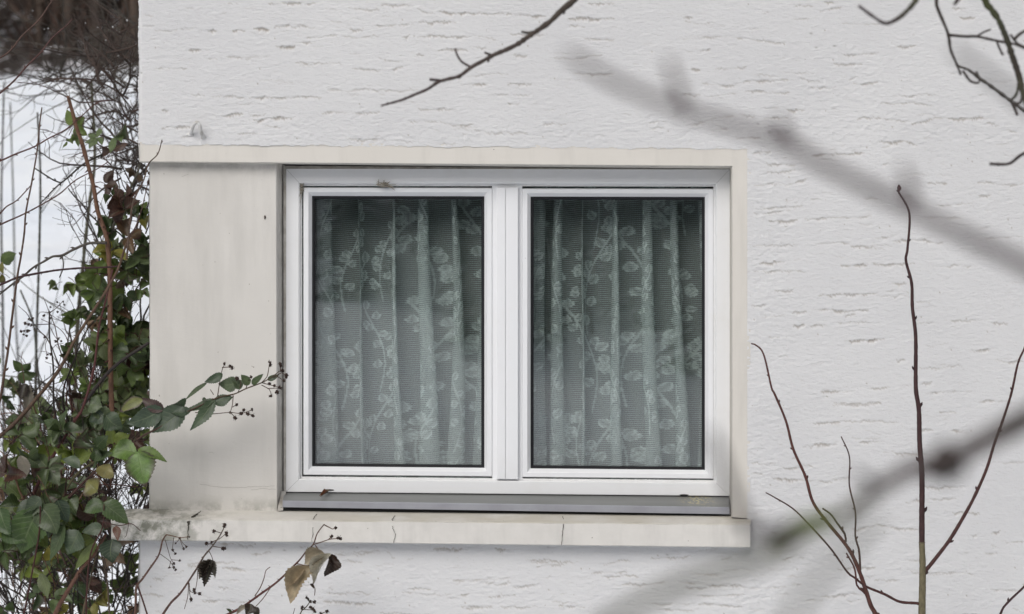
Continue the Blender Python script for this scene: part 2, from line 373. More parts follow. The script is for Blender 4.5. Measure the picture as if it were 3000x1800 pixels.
G(2100, 500, 2.12, [(225,238,530,218),(225,262,460,245),(325,308,500,305),(545,300,760,292),(760,290,965,285),(1165,160,1225,152),(1270,290,1525,292),(965,418,1110,405),(220,465,525,455),(610,455,830,460,1.2),(830,462,1000,480),(1090,440,1400,445),(1660,425,1908,415),(265,580,425,572),(770,585,940,580),(970,578,1230,570),(1340,595,1610,592),(1360,215,1600,210),(225,632,560,640,.8),(1085,705,1180,700),(355,745,470,752,1.8),(630,778,1000,768),(1000,770,1200,790),(1040,750,1195,755),(1240,812,1340,808),(215,832,305,832),(465,888,560,875,1.2),(590,862,945,868),(1450,935,1645,930),(1700,945,1805,950),(470,968,550,962),(570,965,700,966),(755,948,960,940),(820,1052,1040,1050,1.7),(1570,1120,1740,1100),(1115,1175,1170,1175),(1260,1225,1525,1215),(1270,1325,1340,1310),(945,1360,1090,1345),(1130,1345,1210,1330),(645,1368,770,1366,1.3),(1290,1375,1580,1370,1.2),(720,1452,1020,1445),(1630,1438,1770,1438),(1730,1175,1908,1182),(800,905,865,898)])
G(2000, 1150, 2.283, [(1000,85,1100,72),(1120,80,1330,72),(870,205,1060,200),(1060,192,1440,200),(1720,130,1830,140,1.2),(1990,62,2200,60),(1520,245,1680,250),(1790,262,1920,268,1.4),(800,370,880,350,1.3),(880,350,1030,350,1.5),(1170,335,1350,325),(1345,408,1680,408),(455,472,620,470),(665,500,870,495),(590,572,850,585,1.2),(850,600,1000,608),(1000,580,1120,560),(1510,625,1920,635),(1490,740,1600,725,1.3),(1600,720,1830,710,1.2),(2070,465,2283,468),(460,545,540,548),(1800,810,1990,812),(845,830,910,826),(1120,915,1300,880,1.3),(1300,880,1580,920),(1910,960,2000,945,1.3),(2060,940,2130,930,1.3),(580,935,640,940),(2130,990,2283,996),(1480,1115,1640,1118),(2010,1080,2110,1078),(660,1115,770,1085),(680,1225,920,1225),(1030,1180,1290,1168),(1280,1255,1450,1255),(1530,1205,1940,1215),(260,1285,430,1300,1.3),(535,1300,690,1305,1.9),(920,1365,1210,1355),(105,1415,400,1430),(2060,1310,2283,1325,1.3),(0,1310,160,1312)])
G(1000, 0, 3.0925, [(60,75,350,90),(360,50,650,55),(690,85,830,115),(880,105,1470,125,1.4),(1500,130,1850,150,2.2),(700,200,1040,210,1.2),(300,228,500,226),(520,230,660,230),(80,255,200,260),(0,322,350,325,.5),(550,340,620,318),(690,330,870,330),(870,320,1230,320,1.3),(1230,340,1400,358),(870,465,1150,462),(1160,440,1330,435),(340,525,570,555),(100,625,400,632,.7),(460,635,560,615),(680,485,750,500),(1150,685,1520,672),(1560,503,1680,503),(1930,530,2370,495),(2160,350,2474,355),(2060,240,2210,245),(1530,315,1870,315),(2230,40,2474,30),(2050,160,2474,165,1.2),(0,820,700,810),(330,845,390,848),(1060,775,1330,770),(1510,768,1730,762),(1390,855,1520,855),(1560,860,1740,848),(1510,940,1620,935,1.2),(700,980,1040,985),(0,1015,350,1018),(2090,670,2474,662),(620,1100,900,1095),(900,1110,1200,1120),(1120,1180,1700,1210,.7),(1830,1120,2050,1110),(30,1245,400,1270)])
G(400, 0, 2.473, [(40,100,120,115),(130,220,300,215),(320,208,410,206),(510,230,585,226),(695,222,790,222,1.8),(845,215,965,215,1.8),(1000,205,1290,200),(660,30,740,30,1.3),(960,30,1300,18,1.3),(340,65,420,66),(375,360,470,360,1.7),(490,356,540,357),(120,500,240,495,1.4),(240,500,370,495),(650,415,770,415,1.8),(790,422,970,408),(510,425,590,427),(1010,322,1145,328,1.8),(1150,310,1300,308),(1230,275,1450,255),(1370,70,1484,74),(1400,160,1484,160),(1145,462,1250,458),(1250,458,1484,470,1.3),(890,580,1130,588,.7),(395,690,490,695,1.2),(545,708,790,706,1.7),(810,708,970,710,1.8),(970,712,1330,708),(1380,652,1484,655),(105,755,150,757,1.4),(180,800,235,800,1.4),(610,838,770,830,1.2),(815,830,940,830),(845,862,1140,858,1.3),(1330,825,1484,815),(180,932,390,918),(930,920,1060,920),(730,968,880,960,1.2)])
G(400, 1400, 3.534, [(850,665,1000,680,1.5),(1000,685,1210,715,1.7),(1170,785,1300,790),(1300,790,1400,760),(530,885,1020,880),(530,910,680,910),(890,940,1140,975),(300,975,490,965),(160,1050,290,1045),(60,1210,300,1210),(850,1135,1010,1135),(680,1270,1150,1285),(2050,790,2474,770,1.5),(2140,860,2340,850),(1690,710,1930,720,1.2),(1540,850,1620,890),(1970,1190,2474,1180),(1930,1280,2474,1300)])
G(800, 1200, 3.297, [(1550,1350,1830,1335,1.8),(700,1385,1100,1375,1.4),(1100,1380,1180,1420,1.4),(2140,1330,2250,1340),(700,1455,860,1460)])
G(1500, 1200, 3.297, [(180,1475,360,1475),(490,1470,640,1468,1.2),(1340,1440,1740,1412,1.5),(1910,1365,2060,1380,1.2),(2020,1445,2120,1425),(2230,1370,2310,1360)])

# grid: x from the house corner rightwards, z downwards in rows
DX, DZ = 3.4, 2.4
gx = np.arange(404, 3500, DX); gz = np.arange(-130, 2000, DZ)
H = np.zeros((len(gz), len(gx))); D = np.zeros_like(H)
def vnoise(shape, cy, cx):
    a = rng.normal(0, 1, (int(shape[0] / cy) + 3, int(shape[1] / cx) + 3))
    yy = np.arange(shape[0]) / cy; xx = np.arange(shape[1]) / cx
    y0 = yy.astype(int); x0 = xx.astype(int); fy = (yy - y0)[:, None]; fx = (xx - x0)[None]
    fy = fy * fy * (3 - 2 * fy); fx = fx * fx * (3 - 2 * fx)
    return (a[y0][:, x0] * (1 - fy) * (1 - fx) + a[y0 + 1][:, x0] * fy * (1 - fx) + a[y0][:, x0 + 1] * (1 - fy) * fx + a[y0 + 1][:, x0 + 1] * fy * fx)
def stroke(x0, y0, x1, y1, k):
    i0 = int(np.searchsorted(gx, x0)); i1 = int(np.searchsorted(gx, x1))
    if i1 - i0 < 2 or i0 >= len(gx) - 1: return
    i1 = min(i1, len(gx) - 1); n_ = i1 - i0; t = np.linspace(0, 1, n_)
    wob = np.cumsum(rng.normal(0, .8, n_)) + rng.normal(0, 1.2, n_); wob -= np.linspace(wob[0], wob[-1], n_); wob = np.clip(wob, -7, 7)
    steps = np.interp(np.arange(n_), np.sort(rng.uniform(0, n_, max(2, n_ // 7))), rng.normal(0, 1.6, max(2, n_ // 7)))
    cy = y0 + (y1 - y0) * t + wob + steps
    wn = np.interp(np.arange(n_), np.arange(0, n_ + 5, 5), rng.uniform(.2, 1.5, len(np.arange(0, n_ + 5, 5)))) * rng.uniform(.6, 1.3, n_)
    w = (2.3 + 2.2 * k) * wn * np.sin(np.pi * np.clip(t * .94 + .03, 0, 1)) ** .35
    dep = (1.15 + 1.3 * k) * np.clip(wn, .5, 1.2) * np.sin(np.pi * np.clip(t * .96 + .02, 0, 1)) ** .4
    j0 = max(0, int(np.searchsorted(gz, cy.min() - 14))); j1 = min(len(gz), int(np.searchsorted(gz, cy.max() + 26)))
    if j1 <= j0: return
    rel = gz[j0:j1][:, None] - cy[None]                # >0 below the upper lip
    up = np.clip((rel + 2.4) / 2.6, 0, 1); dn = np.clip(1 - (rel - w) / (4.0 + w * .6), 0, 1)
    prof = up * np.where(rel > w, dn ** 1.3, 1.0) * (rel > -2.4)
    lip = np.exp(-((rel + 4.0) / 2.4) ** 2) * .25       # thrown-up ridge above the groove
    Hs = H[j0:j1, i0:i1]; Ds = D[j0:j1, i0:i1]
    Hs[:] = np.minimum(Hs, 0) * 1.0 + np.where(prof * dep > -Hs, -(prof * dep) - np.minimum(Hs, 0), 0) + np.maximum(Hs, 0) + lip * dep * .6
    Ds[:] = np.maximum(Ds, prof * np.clip(1 - np.abs(rel - w * .3) / (w + 1.5), 0, 1) * min(1, .38 + .26 * k) * np.clip(wn, .3, 1))
for q in exec_grooves: stroke(*q[:4], q[4] * rng.uniform(.35, 1.35) - (.25 if rng.random() < .3 else 0))
for i in range(900):
    x0 = rng.uniform(404, 3450); y0 = rng.uniform(-120, 1990); near = x0 < 2330 and x0 > 2190 or (330 < y0 < 430) or y0 > 1600
    L = rng.exponential(26) + 8; stroke(x0, y0, x0 + L, y0 + rng.normal(0, 3), rng.uniform(-.75, -.1) if not near else rng.uniform(-.4, .35))
for i in range(260):                                    # beyond the traced part
    x0 = rng.uniform(2990, 3450) if i % 2 else rng.uniform(404, 3450); y0 = rng.uniform(-130, 1990) if i % 2 else rng.choice([rng.uniform(-130, 0), rng.uniform(1800, 1990)])
    stroke(x0, y0, x0 + rng.uniform(60, 180), y0 + rng.normal(0, 5), rng.uniform(.4, 1.3))
for i in range(26):                                     # below the ledge, middle
    x0 = rng.uniform(1100, 2080); y0 = rng.uniform(1640, 1800); stroke(x0, y0, x0 + rng.uniform(50, 160), y0 + rng.normal(0, 4), rng.uniform(.4, 1.2))
XX, ZZ = np.meshgrid(gx, gz)
rough = .25 + .75 * np.clip(1 - np.abs(XX - 2230) / 130, 0, 1) * (ZZ > 430) + .6 * np.clip(1 - np.abs(ZZ - 385) / 70, 0, 1) + .35 * (ZZ > 1600) + .6 * np.exp(-((XX - 2500) / 190) ** 2 - ((ZZ - 270) / 130) ** 2) + .5 * np.exp(-((XX - 2420) / 150) ** 2 - ((ZZ - 1560) / 140) ** 2)
H += rough * (.6 * vnoise(H.shape, 2.2, 2.6) + .7 * np.minimum(vnoise(H.shape, 4, 5), .5)) + .8 * vnoise(H.shape, 60, 50) + .34 * vnoise(H.shape, 1.6, 2.6) + .30 * np.minimum(vnoise(H.shape, 3, 6), .5)
D = np.clip(D, 0, 1); G2 = np.zeros_like(D)
pits = [(885/3.0925+1000,1005/3.0925,3),(2000+930/2.473,243/2.473,5),(2000+968/2.473,347/2.473,4),(2000+1100/2.473,335/2.473,5),(1955,1626,4),(1500+348/3.297,1200+1332/3.297,3),(833,1613,4),(1046,1604,3),(414,214,4),(2000+630/2.473,960/2.473,5),(2000+545/2.473,900/2.473,4)]
for (px, py, r) in pits:
    q = np.exp(-((XX - px) ** 2 / 1.8 + (ZZ - py) ** 2 / .5) / (r * r * .5)); H -= 1.6 * q; G2 = np.maximum(G2, q * .6)
for i in range(160):
    px, py = rng.uniform(404, 3400), rng.uniform(-100, 1950); r = rng.uniform(1.2, 2.4)
    j, k = int((py + 130) / DZ), int((px - 404) / DX); 
    if 3 < j < len(gz) - 4 and 3 < k < len(gx) - 4: H[j - 1:j + 2, k - 1:k + 1] -= r * .5; D[j:j + 2, k] = .7
# moss-dirty left edge under the ledge
G2 = np.maximum(G2, np.clip(1 - (XX - 404) / 8, 0, 1) * (ZZ > 1585) * .9)
# soft rounding of the arris at the house corner
cornr = np.clip(1 - (XX - 404) / 14, 0, 1) ** 2 * 9
X = (XX - 1500) / 1000; Y = -(H - cornr) / 1000 - .0; Z = (900 - ZZ) / 1000
X[:, 0] += (rng.normal(0, .0012, len(gz)) + .0012 * np.sin(gz / 23)); X[:, 1] += .0005 * rng.normal(0, 1, len(gz))
idx = np.arange(X.size).reshape(X.shape)
a = idx[:-1, :-1]; bq = idx[1:, :-1]; cq = idx[1:, 1:]; dq = idx[:-1, 1:]
cx = (XX[:-1, :-1] + XX[1:, 1:]) / 2; cz = (ZZ[:-1, :-1] + ZZ[1:, 1:]) / 2
lip_top = 424 + (cx - 412) * .0073 + 1.6 * np.sin(cx / 17) + 1.0 * np.sin(cx / 6.1) + 1.2 * np.sin(cx / 41 + 1)
led_bot = 1560 + (cx - 323) * .0117
hole = (cx < 2190) & (cz > lip_top) & (cz < led_bot)
keepm = ~hole
quads = np.stack([a[keepm], bq[keepm], cq[keepm], dq[keepm]], 1)
co = np.stack([X.ravel(), Y.ravel(), Z.ravel() + 2.6], 1)
# plain outer wall sheets beyond the detailed area, side wall of the corner, returns of the opening
extra_v = []; extra_f = []
def equad(*pts):
    b0 = len(co) + len(extra_v); extra_v.extend([(p[0], p[1], p[2] + 2.6) for p in pts]); extra_f.append((b0, b0 + 1, b0 + 2, b0 + 3))
xl, xr, zt, zb = (404 - 1500) / 1000, (gx[-1] - 1500) / 1000, (900 - gz[0]) / 1000, (900 - gz[-1]) / 1000
equad((xl, 0, zb + .001), (xl, 0, -2.7), (5, 0, -2.7), (5, 0, zb + .001))
equad((xl, 0, 3.2), (xl, 0, zt - .001), (5, 0, zt - .001), (5, 0, 3.2))
equad((xr - .001, 0, zt), (xr - .001, 0, zb), (5, 0, zb), (5, 0, zt))
def skin(x, y0, y1, z0, z1): equad((x, y1, z1), (x, y1, z0), (x, y0, z0), (x, y0, z1))
skin(xl + .002, .006, 7, .476, 3.2); skin(xl + .002, .006, 7, -2.7, -.66)      # side wall above and below the recess
skin(xl + .040, .30, 7, -.70, .48)                                              # side wall beside the pillar
equad((xl, 7, 3.2), (xl, 7, -2.7), (5, 7, -2.7), (5, 7, 3.2)); equad((xl, 0, 3.2), (5, 0, 3.2), (5, 7, 3.2), (xl, 7, 3.2)); equad((5, 0, 3.2), (5, 0, -2.7), (5, 7, -2.7), (5, 7, 3.2))
allv = np.concatenate([co, np.array(extra_v)])
me = bpy.data.meshes.new('wall'); allq = np.concatenate([quads, np.array(extra_f)])
me.vertices.add(len(allv)); me.vertices.foreach_set('co', allv.ravel())
me.loops.add(allq.size); me.loops.foreach_set('vertex_index', allq.ravel().astype(np.int32))
me.polygons.add(len(allq)); me.polygons.foreach_set('loop_start', np.arange(0, allq.size, 4, dtype=np.int32)); me.polygons.foreach_set('loop_total', np.full(len(allq), 4, np.int32))
me.polygons.foreach_set('use_smooth', np.concatenate([np.ones(len(quads), bool), np.zeros(len(extra_f), bool)]))
att = me.attributes.new('col', 'FLOAT_COLOR', 'POINT'); cc = np.zeros((len(allv), 4)); cc[:, 3] = 1; cc[:len(co), 0] = D.ravel(); cc[:len(co), 1] = G2.ravel()
att.data.foreach_set('color', cc.ravel()); me.update(calc_edges=True); me.validate()
me.materials.append(M_plaster); wall = bpy.data.objects.new('wall', me); SC.collection.objects.link(wall); wall.parent = house

def strip(mb, A, B, m=0, n_=60, jitA=0, jitB=0, ca=(1, 1, 1), cb=(1, 1, 1), rows=1):
    """quad strip between two polylines given as [(px,py,depth), ...]"""
    def res(Lp):
        Lp = np.array(Lp, float); t = np.linspace(0, 1, len(Lp)); tt = np.linspace(0, 1, n_ + 1)
        return np.stack([np.interp(tt, t, Lp[:, k]) for k in range(3)], 1)
    a_, b_ = res(A), res(B); w_ = np.convolve(rng.normal(0, 1, n_ + 5), np.ones(5) / 3, 'valid'); w2 = np.convolve(rng.normal(0, 1, n_ + 5), np.ones(5) / 3, 'valid')
    a_[:, 1] += w_ * jitA; b_[:, 1] += w2 * jitB
    V = []; C = []
    for r_ in range(rows + 1):
        t = r_ / rows; L_ = a_ * (1 - t) + b_ * t
        V += [P(*p) for p in L_]; C += [tuple(np.array(ca) * (1 - t) + np.array(cb) * t)] * (n_ + 1)
    k = n_ + 1
    F = [(r_ * k + i, (r_ + 1) * k + i, (r_ + 1) * k + i + 1, r_ * k + i + 1) for r_ in range(rows) for i in range(n_)]
    mb.add(V, F, m, np.array(C))
# lintel (runs past the pillar to the corner) and right jamb: one painted band
lm = MB()
def ylt(px): return 421 + (px - 412) * .0073
def ylb(px): return 476 + (px - 412) * .0078
strip(lm, [(410, ylt(410) - 5, .0010), (2200, ylt(2200) - 5, .0010)], [(411, ylb(411) - 3, .0010), (2146, ylb(2146) - 3, .0010)], n_=200, rows=4)
strip(lm, [(411, ylb(411) - 3, .0010), (2146, ylb(2146) - 3, .0010)], [(412, ylb(412), .010), (2143, ylb(2143), .010)], n_=200, jitB=.35)
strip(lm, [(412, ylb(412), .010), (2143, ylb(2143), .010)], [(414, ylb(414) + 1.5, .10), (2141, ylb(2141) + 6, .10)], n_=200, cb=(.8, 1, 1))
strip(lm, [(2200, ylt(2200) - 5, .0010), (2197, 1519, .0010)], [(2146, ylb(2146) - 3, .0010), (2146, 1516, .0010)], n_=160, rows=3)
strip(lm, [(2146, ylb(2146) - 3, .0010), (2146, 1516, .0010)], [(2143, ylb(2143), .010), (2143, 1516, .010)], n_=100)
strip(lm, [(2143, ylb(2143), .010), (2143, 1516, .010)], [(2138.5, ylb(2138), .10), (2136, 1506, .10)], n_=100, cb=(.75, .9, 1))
strip(lm, [(410, ylt(410) - 5, .0010), (411, ylb(411) - 1, .010)], [(405, ylt(410) - 5, .30), (408, ylb(411) - 1, .30)], n_=10)
lm.build('window_surround', M_lintel, house, label='cream painted band above and right of the window')
M_cr2 = simple('crack_grey', (.30, .28, .25), .95, .1)
for L_ in ([(585, 1419), (640, 1427), (690, 1429), (735, 1427), (805, 1424)], [(612, 1325), (628, 1327)], [(532, 517), (552, 512)], [(735, 1436), (770, 1432), (808, 1434)]):
    pc = MB()
    for i in range(len(L_) - 1):
        a_, b_ = np.array(L_[i], float), np.array(L_[i + 1], float); n_ = 7
        q = [a_ + (b_ - a_) * t for t in np.linspace(0, 1, n_)]; q = [(p[0], p[1] + (rng.normal(0, .8) if 0 < j < n_ - 1 else 0)) for j, p in enumerate(q)]
        pc.add([P(p[0], p[1] - .35, .0355) for p in q] + [P(p[0], p[1] + .35, .0355) for p in q], [(j, n_ + j, n_ + j + 1, j + 1) for j in range(n_ - 1)])
    pc.build('paint_crack', M_cr2, house)
# corner pillar, set back under the lintel
pm = MB()
strip(pm, [(441, 470, .036), (441, 1497, .036)], [(808, 470, .036), (811, 1502, .036)], n_=60, rows=24, ca=(1, 1, 1))
strip(pm, [(808, 470, .036), (811, 1502, .036)], [(812, 470, .040), (814, 1501, .040)], n_=60)
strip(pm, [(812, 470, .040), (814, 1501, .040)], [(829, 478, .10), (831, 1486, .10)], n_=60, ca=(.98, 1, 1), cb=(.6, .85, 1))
strip(pm, [(437, 470, .30), (437, 1497, .30)], [(439.4, 470, .040), (439.4, 1497, .040)], n_=10)
strip(pm, [(439.4, 470, .040), (439.4, 1497, .040)], [(441, 470, .036), (441, 1497, .036)], n_=30)
pil = pm.build('corner_pillar', M_pillar, house, label='smooth pale cream corner pillar left of the window')
# darker bands at the pillar's foot and below the lintel follow its height
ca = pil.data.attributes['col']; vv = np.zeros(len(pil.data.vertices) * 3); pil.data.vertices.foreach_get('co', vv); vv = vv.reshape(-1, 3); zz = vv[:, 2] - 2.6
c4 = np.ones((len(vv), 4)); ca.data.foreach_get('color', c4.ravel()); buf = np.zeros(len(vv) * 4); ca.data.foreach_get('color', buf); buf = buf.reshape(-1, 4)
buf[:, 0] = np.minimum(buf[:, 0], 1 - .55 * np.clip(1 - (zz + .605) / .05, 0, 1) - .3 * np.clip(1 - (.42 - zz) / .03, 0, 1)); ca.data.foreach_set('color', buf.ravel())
# ledge under the whole recess
bm_ = MB(); LY = -.052
def yf(px): return 1520 + (px - 323) * .0088
def yb(px): return 1583 + (px - 323) * .0117
def grime(x): return float(np.interp(x, [323, 440, 560, 700, 2200], [.0, .15, .5, .93, .96]))
def ledge_strip(A, B, n_, rows, jA=0, jB=0, alg=False):
    s0 = bm_.n; strip(bm_, A, B, n_=n_, rows=rows, jitA=jA, jitB=jB)
    V = bm_.v[-1]; C = bm_.c[-1]
    for i in range(len(V)):
        px = V[i][0] * 1000 * CD / (CD + V[i][1]) + 1500; C[i, 0] = grime(px)
        if alg: C[i, 1] = .45 if px > 900 else .8
ledge_strip([(372, 1491, .036), (812, 1497, .036), (2200, 1512, .036)], [(325, yf(325) - 1, LY + .006), (2199, yf(2199) - 1, LY + .006)], 220, 5, jB=.2, alg=True)
ledge_strip([(325, yf(325) - 1, LY + .006), (2199, yf(2199) - 1, LY + .006)], [(325, yf(325) + 3, LY), (2198, yf(2199) + 3, LY)], 220, 1, .2, .2, alg=True)
ledge_strip([(325, yf(325) + 3, LY), (2198, yf(2199) + 3, LY)], [(326, yb(325) - 2, LY), (2198, yb(2199) - 2, LY)], 220, 5, .2, .2)
ledge_strip([(326, yb(325) - 2, LY), (2198, yb(2199) - 2, LY)], [(330, yb(325), LY + .004), (2196, yb(2199), LY + .004)], 120, 1)
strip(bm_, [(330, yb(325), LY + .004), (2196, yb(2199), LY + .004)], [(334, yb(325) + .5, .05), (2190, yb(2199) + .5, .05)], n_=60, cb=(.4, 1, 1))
strip(bm_, [(2198, yf(2199) + 1, LY), (2198, yb(2199), LY)], [(2194, yf(2199) - 12, .03), (2194, yb(2199), .03)], n_=8)
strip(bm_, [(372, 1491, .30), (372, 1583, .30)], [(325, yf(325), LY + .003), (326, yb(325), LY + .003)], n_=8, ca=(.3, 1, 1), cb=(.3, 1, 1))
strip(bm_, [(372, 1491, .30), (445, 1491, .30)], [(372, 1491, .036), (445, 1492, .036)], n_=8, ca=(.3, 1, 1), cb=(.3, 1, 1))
def crack(pts, w, y0=None):
    L_, Rr = [], []
    q = []
    for i in range(len(pts) - 1):
        for t in np.linspace(0, 1, 6, endpoint=(i == len(pts) - 2)): q.append(np.array(pts[i]) * (1 - t) + np.array(pts[i + 1]) * t)
    for i, p in enumerate(q):
        px = p[0] + rng.normal(0, .9); ww = 1.5 * w * rng.uniform(.5, 1.3) * (1 - .5 * i / len(q)) * (p[3] if len(p) > 3 else 1)
        L_.append(P(px - ww, p[1], p[2])); Rr.append(P(px + ww, p[1], p[2]))
    n_ = len(q); bm_.add(L_ + Rr, [(i, n_ + i, n_ + i + 1, i + 1) for i in range(n_ - 1)], 1)
def onledge(px, py):
    t = np.clip((py - 1496 - (px - 812) * .01) / (yf(px) - 1496 - (px - 812) * .01), 0, 1)
    return (px, py, .036 + (LY - .036) * t - .0022 - .004 * (abs(t - 1) < .25) * (t < 1))
crack([onledge(590, 1497) + (.6,), onledge(566, 1514) + (3.2,), onledge(553, 1528) + (2.6,), onledge(551, 1545) + (1,), onledge(549, 1582) + (.7,)], 1.5)
crack([onledge(928, 1507), onledge(918, 1519), onledge(917, 1550), onledge(913, 1588)], .85)
crack([onledge(1158, 1511), onledge(1149, 1522), onledge(1150, 1546), onledge(1158, 1566), onledge(1153, 1592)], .9)
crack([onledge(1649, 1513), onledge(1652, 1536), onledge(1648, 1562), onledge(1645, 1598)], .8)
crack([onledge(566, 1509) + (2,), onledge(592, 1511) + (1.3,), onledge(604, 1510) + (.5,)], 1.6)
ledge = bm_.build('ledge', [M_ledge, M_crack], house, label='cracked cream masonry ledge under the window, mossy at its left end')
# the painted-over ring bolt in the plaster above the lintel
hk = MB(); c_ = (.62, .615, .61)
tube(hk, [P(558, 394, .002), P(562, 382, -.016), P(568, 366, -.030), P(577, 359, -.036), P(585, 366, -.034), P(588, 384, -.026), P(595, 403, .002)], [.0052] * 7, c_, 10, .003)
ball(hk, P(558, 395, 0), .009, c_, (1.3, .5, .6), .1); ball(hk, P(597, 404, 0), .009, c_, (1.0, .5, .7), .1)
hk.build('wall_hook', simple('hook_paint', (.72, .715, .71), .7, .3, 60, (.45, .43, .40)), house, label='small white painted metal hook in the plaster above the lintel')

# ------------------------------------------------------------------ the window
win = bpy.data.objects.new('window', None); SC.collection.objects.link(win); win.parent = house; win.location = (0, .09, 2.6)
win['label'] = 'white plastic two-sash window with grey metal sill'
def yk(px, py):
    s = np.interp(py, [494, 1442], [.0015, .0093]); return py + (px - 837) * s
def rings(mb, L_, m=0, closed=True, cols=None):
    V = []; C = []
    for i, (l, t, r, bb, y) in enumerate(L_):
        V += [P(l, yk(l, t), y), P(r, yk(r, t), y), P(r, yk(r, bb), y), P(l, yk(l, bb), y)]; C += [(cols[i] if cols else (1, 1, 1))] * 4
    F = [(i * 4 + k, (i + 1) * 4 + k, (i + 1) * 4 + (k + 1) % 4, i * 4 + (k + 1) % 4) for i in range(len(L_) - 1) for k in range(4)]
    mb.add(V, F, m, np.array(C))
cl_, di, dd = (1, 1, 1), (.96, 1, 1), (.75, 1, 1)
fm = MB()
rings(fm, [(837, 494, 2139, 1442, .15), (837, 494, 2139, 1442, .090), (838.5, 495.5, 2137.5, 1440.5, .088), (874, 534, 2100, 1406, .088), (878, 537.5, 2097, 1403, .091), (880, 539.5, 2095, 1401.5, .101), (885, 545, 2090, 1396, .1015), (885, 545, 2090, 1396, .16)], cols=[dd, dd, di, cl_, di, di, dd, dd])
# mitre joints: hairline grooves
for (x0, y0, x1, y1) in ((839, 496, 876, 536), (839, 1440, 876, 1404), (2137, 496, 2098, 536), (2137, 1440, 2098, 1404)):
    ww = .45; fm.add([P(x0 - ww, yk(x0, y0), .0875), P(x0 + ww, yk(x0, y0), .0875), P(x1 + ww, yk(x1, y1), .0875), P(x1 - ww, yk(x1, y1), .0875)], [(0, 1, 2, 3), (3, 2, 1, 0)][:1], 1)
fm.build('frame', [M_pvc, simple('joint_grey', (.30, .30, .29), .8, .2)], win, smooth=False)
def sash(l, t, r, bb, gl_, gt, gr, gb):
    s = MB()
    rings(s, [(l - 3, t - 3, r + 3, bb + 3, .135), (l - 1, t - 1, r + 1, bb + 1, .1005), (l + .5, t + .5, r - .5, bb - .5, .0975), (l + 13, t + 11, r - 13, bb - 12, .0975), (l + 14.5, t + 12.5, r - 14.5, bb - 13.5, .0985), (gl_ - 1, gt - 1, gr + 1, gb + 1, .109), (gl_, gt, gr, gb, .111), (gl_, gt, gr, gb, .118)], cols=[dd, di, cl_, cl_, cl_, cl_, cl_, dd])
    so_ = s.build('sash', M_pvc2, win, smooth=False)
    k = MB(); rings(k, [(gl_, gt, gr, gb, .1125), (gl_ + 7, gt + 7, gr - 7, gb - 7, .1135), (gl_ + 8, gt + 8, gr - 8, gb - 8, .1165), (gl_ + 9, gt + 9, gr - 9, gb - 9, .1165), (gl_ + 9, gt + 9, gr - 9, gb - 9, .150), (gl_ - 3, gt - 3, gr + 3, gb + 3, .150)])
    k.build('gasket', M_gasket, win, smooth=False)
    p = MB()
    for y0 in (.1172, .1412):
        a0 = P(gl_ + 2, yk(gl_, gt) + 2, y0); a1 = P(gr - 2, yk(gr, gb) - 2, y0)
        p.box((a0[0], y0, a1[2]), (a1[0], y0 + .004, a0[2]))
    p.build('pane', M_glass, win, smooth=False)
sash(890, 551, 1441, 1390, 914.5, 574.5, 1419, 1366)
sash(1531, 552.5, 2089, 1391, 1554.5, 575, 2065, 1366.5)
mm = MB()
def slab(mb, l, t, r, bb, y0, y1, m=0, bev=1.2):
    rings(mb, [(l, t, r, bb, y1), (l, t, r, bb, y0 + .001), (l + bev, t + bev, r - bev, bb - bev, y0)], m)
    mb.add([P(l + bev, yk(l, t) + bev, y0), P(r - bev, yk(r, t) + bev, y0), P(r - bev, yk(r, bb) - bev, y0), P(l + bev, yk(l, bb) - bev, y0)], [(0, 3, 2, 1)], m)
slab(mm, 1455.5, 548.5, 1480.6, 1399, .085, .13); slab(mm, 1481.4, 548.5, 1518, 1399, .085, .13)
slab(mm, 1442, 540, 1530.5, 1402, .1012, .15)
mm.build('mullion', M_pvc2, win, smooth=False)
# interior side of the frame (closes the opening towards the room)
sl_ = MB()
a0, a1 = P(830, 1444, .09), P(2139, 1455, .09)
def slope(A, B, m, n_=40, **k): strip(sl_, A, B, m, n_, **k)
slope([(834, 1443.5, .094), (2137, 1456, .094)], [(828, 1467, .020), (2137, 1486, .020)], 0, 260, rows=8)
V = sl_.v[-1]; C = sl_.c[-1]
for i in range(len(V)):
    px = V[i][0] * 1000 + 1500
    C[i, 0] = 1 - .95 * math.exp(-((px - 2050) / 36) ** 2) * (1 if (V[i][1] > .04) else .35)
slope([(828, 1467, .020), (2137, 1486, .020)], [(828, 1469, .0185), (2137, 1488, .0185)], 1)
slope([(828, 1469, .0185), (2137, 1488, .0185)], [(828, 1486.5, .0185), (2137, 1507, .0185)], 1, rows=2)
slope([(828, 1486.5, .0185), (2137, 1507, .0185)], [(828, 1487, .034), (2137, 1507, .034)], 2)  # dark-coloured underside stands in for shade below the sill lip
slope([(822, 1486.5, .034), (2137, 1507, .034)], [(822, 1496, .034), (2137, 1510, .034)], 2)
slope([(836, 1440, .0945), (2138, 1453, .0945)], [(836, 1446, .0945), (2138, 1459, .0945)], 2)
slope([(2136, 1456, .094), (2136, 1507, .03)], [(2140, 1454, .094), (2141, 1507, .028)], 3, 12)
sl_.build('sill', [M_alu, M_alu_f, M_dark, M_seal], win, smooth=False, label='sloping grey aluminium window sill')
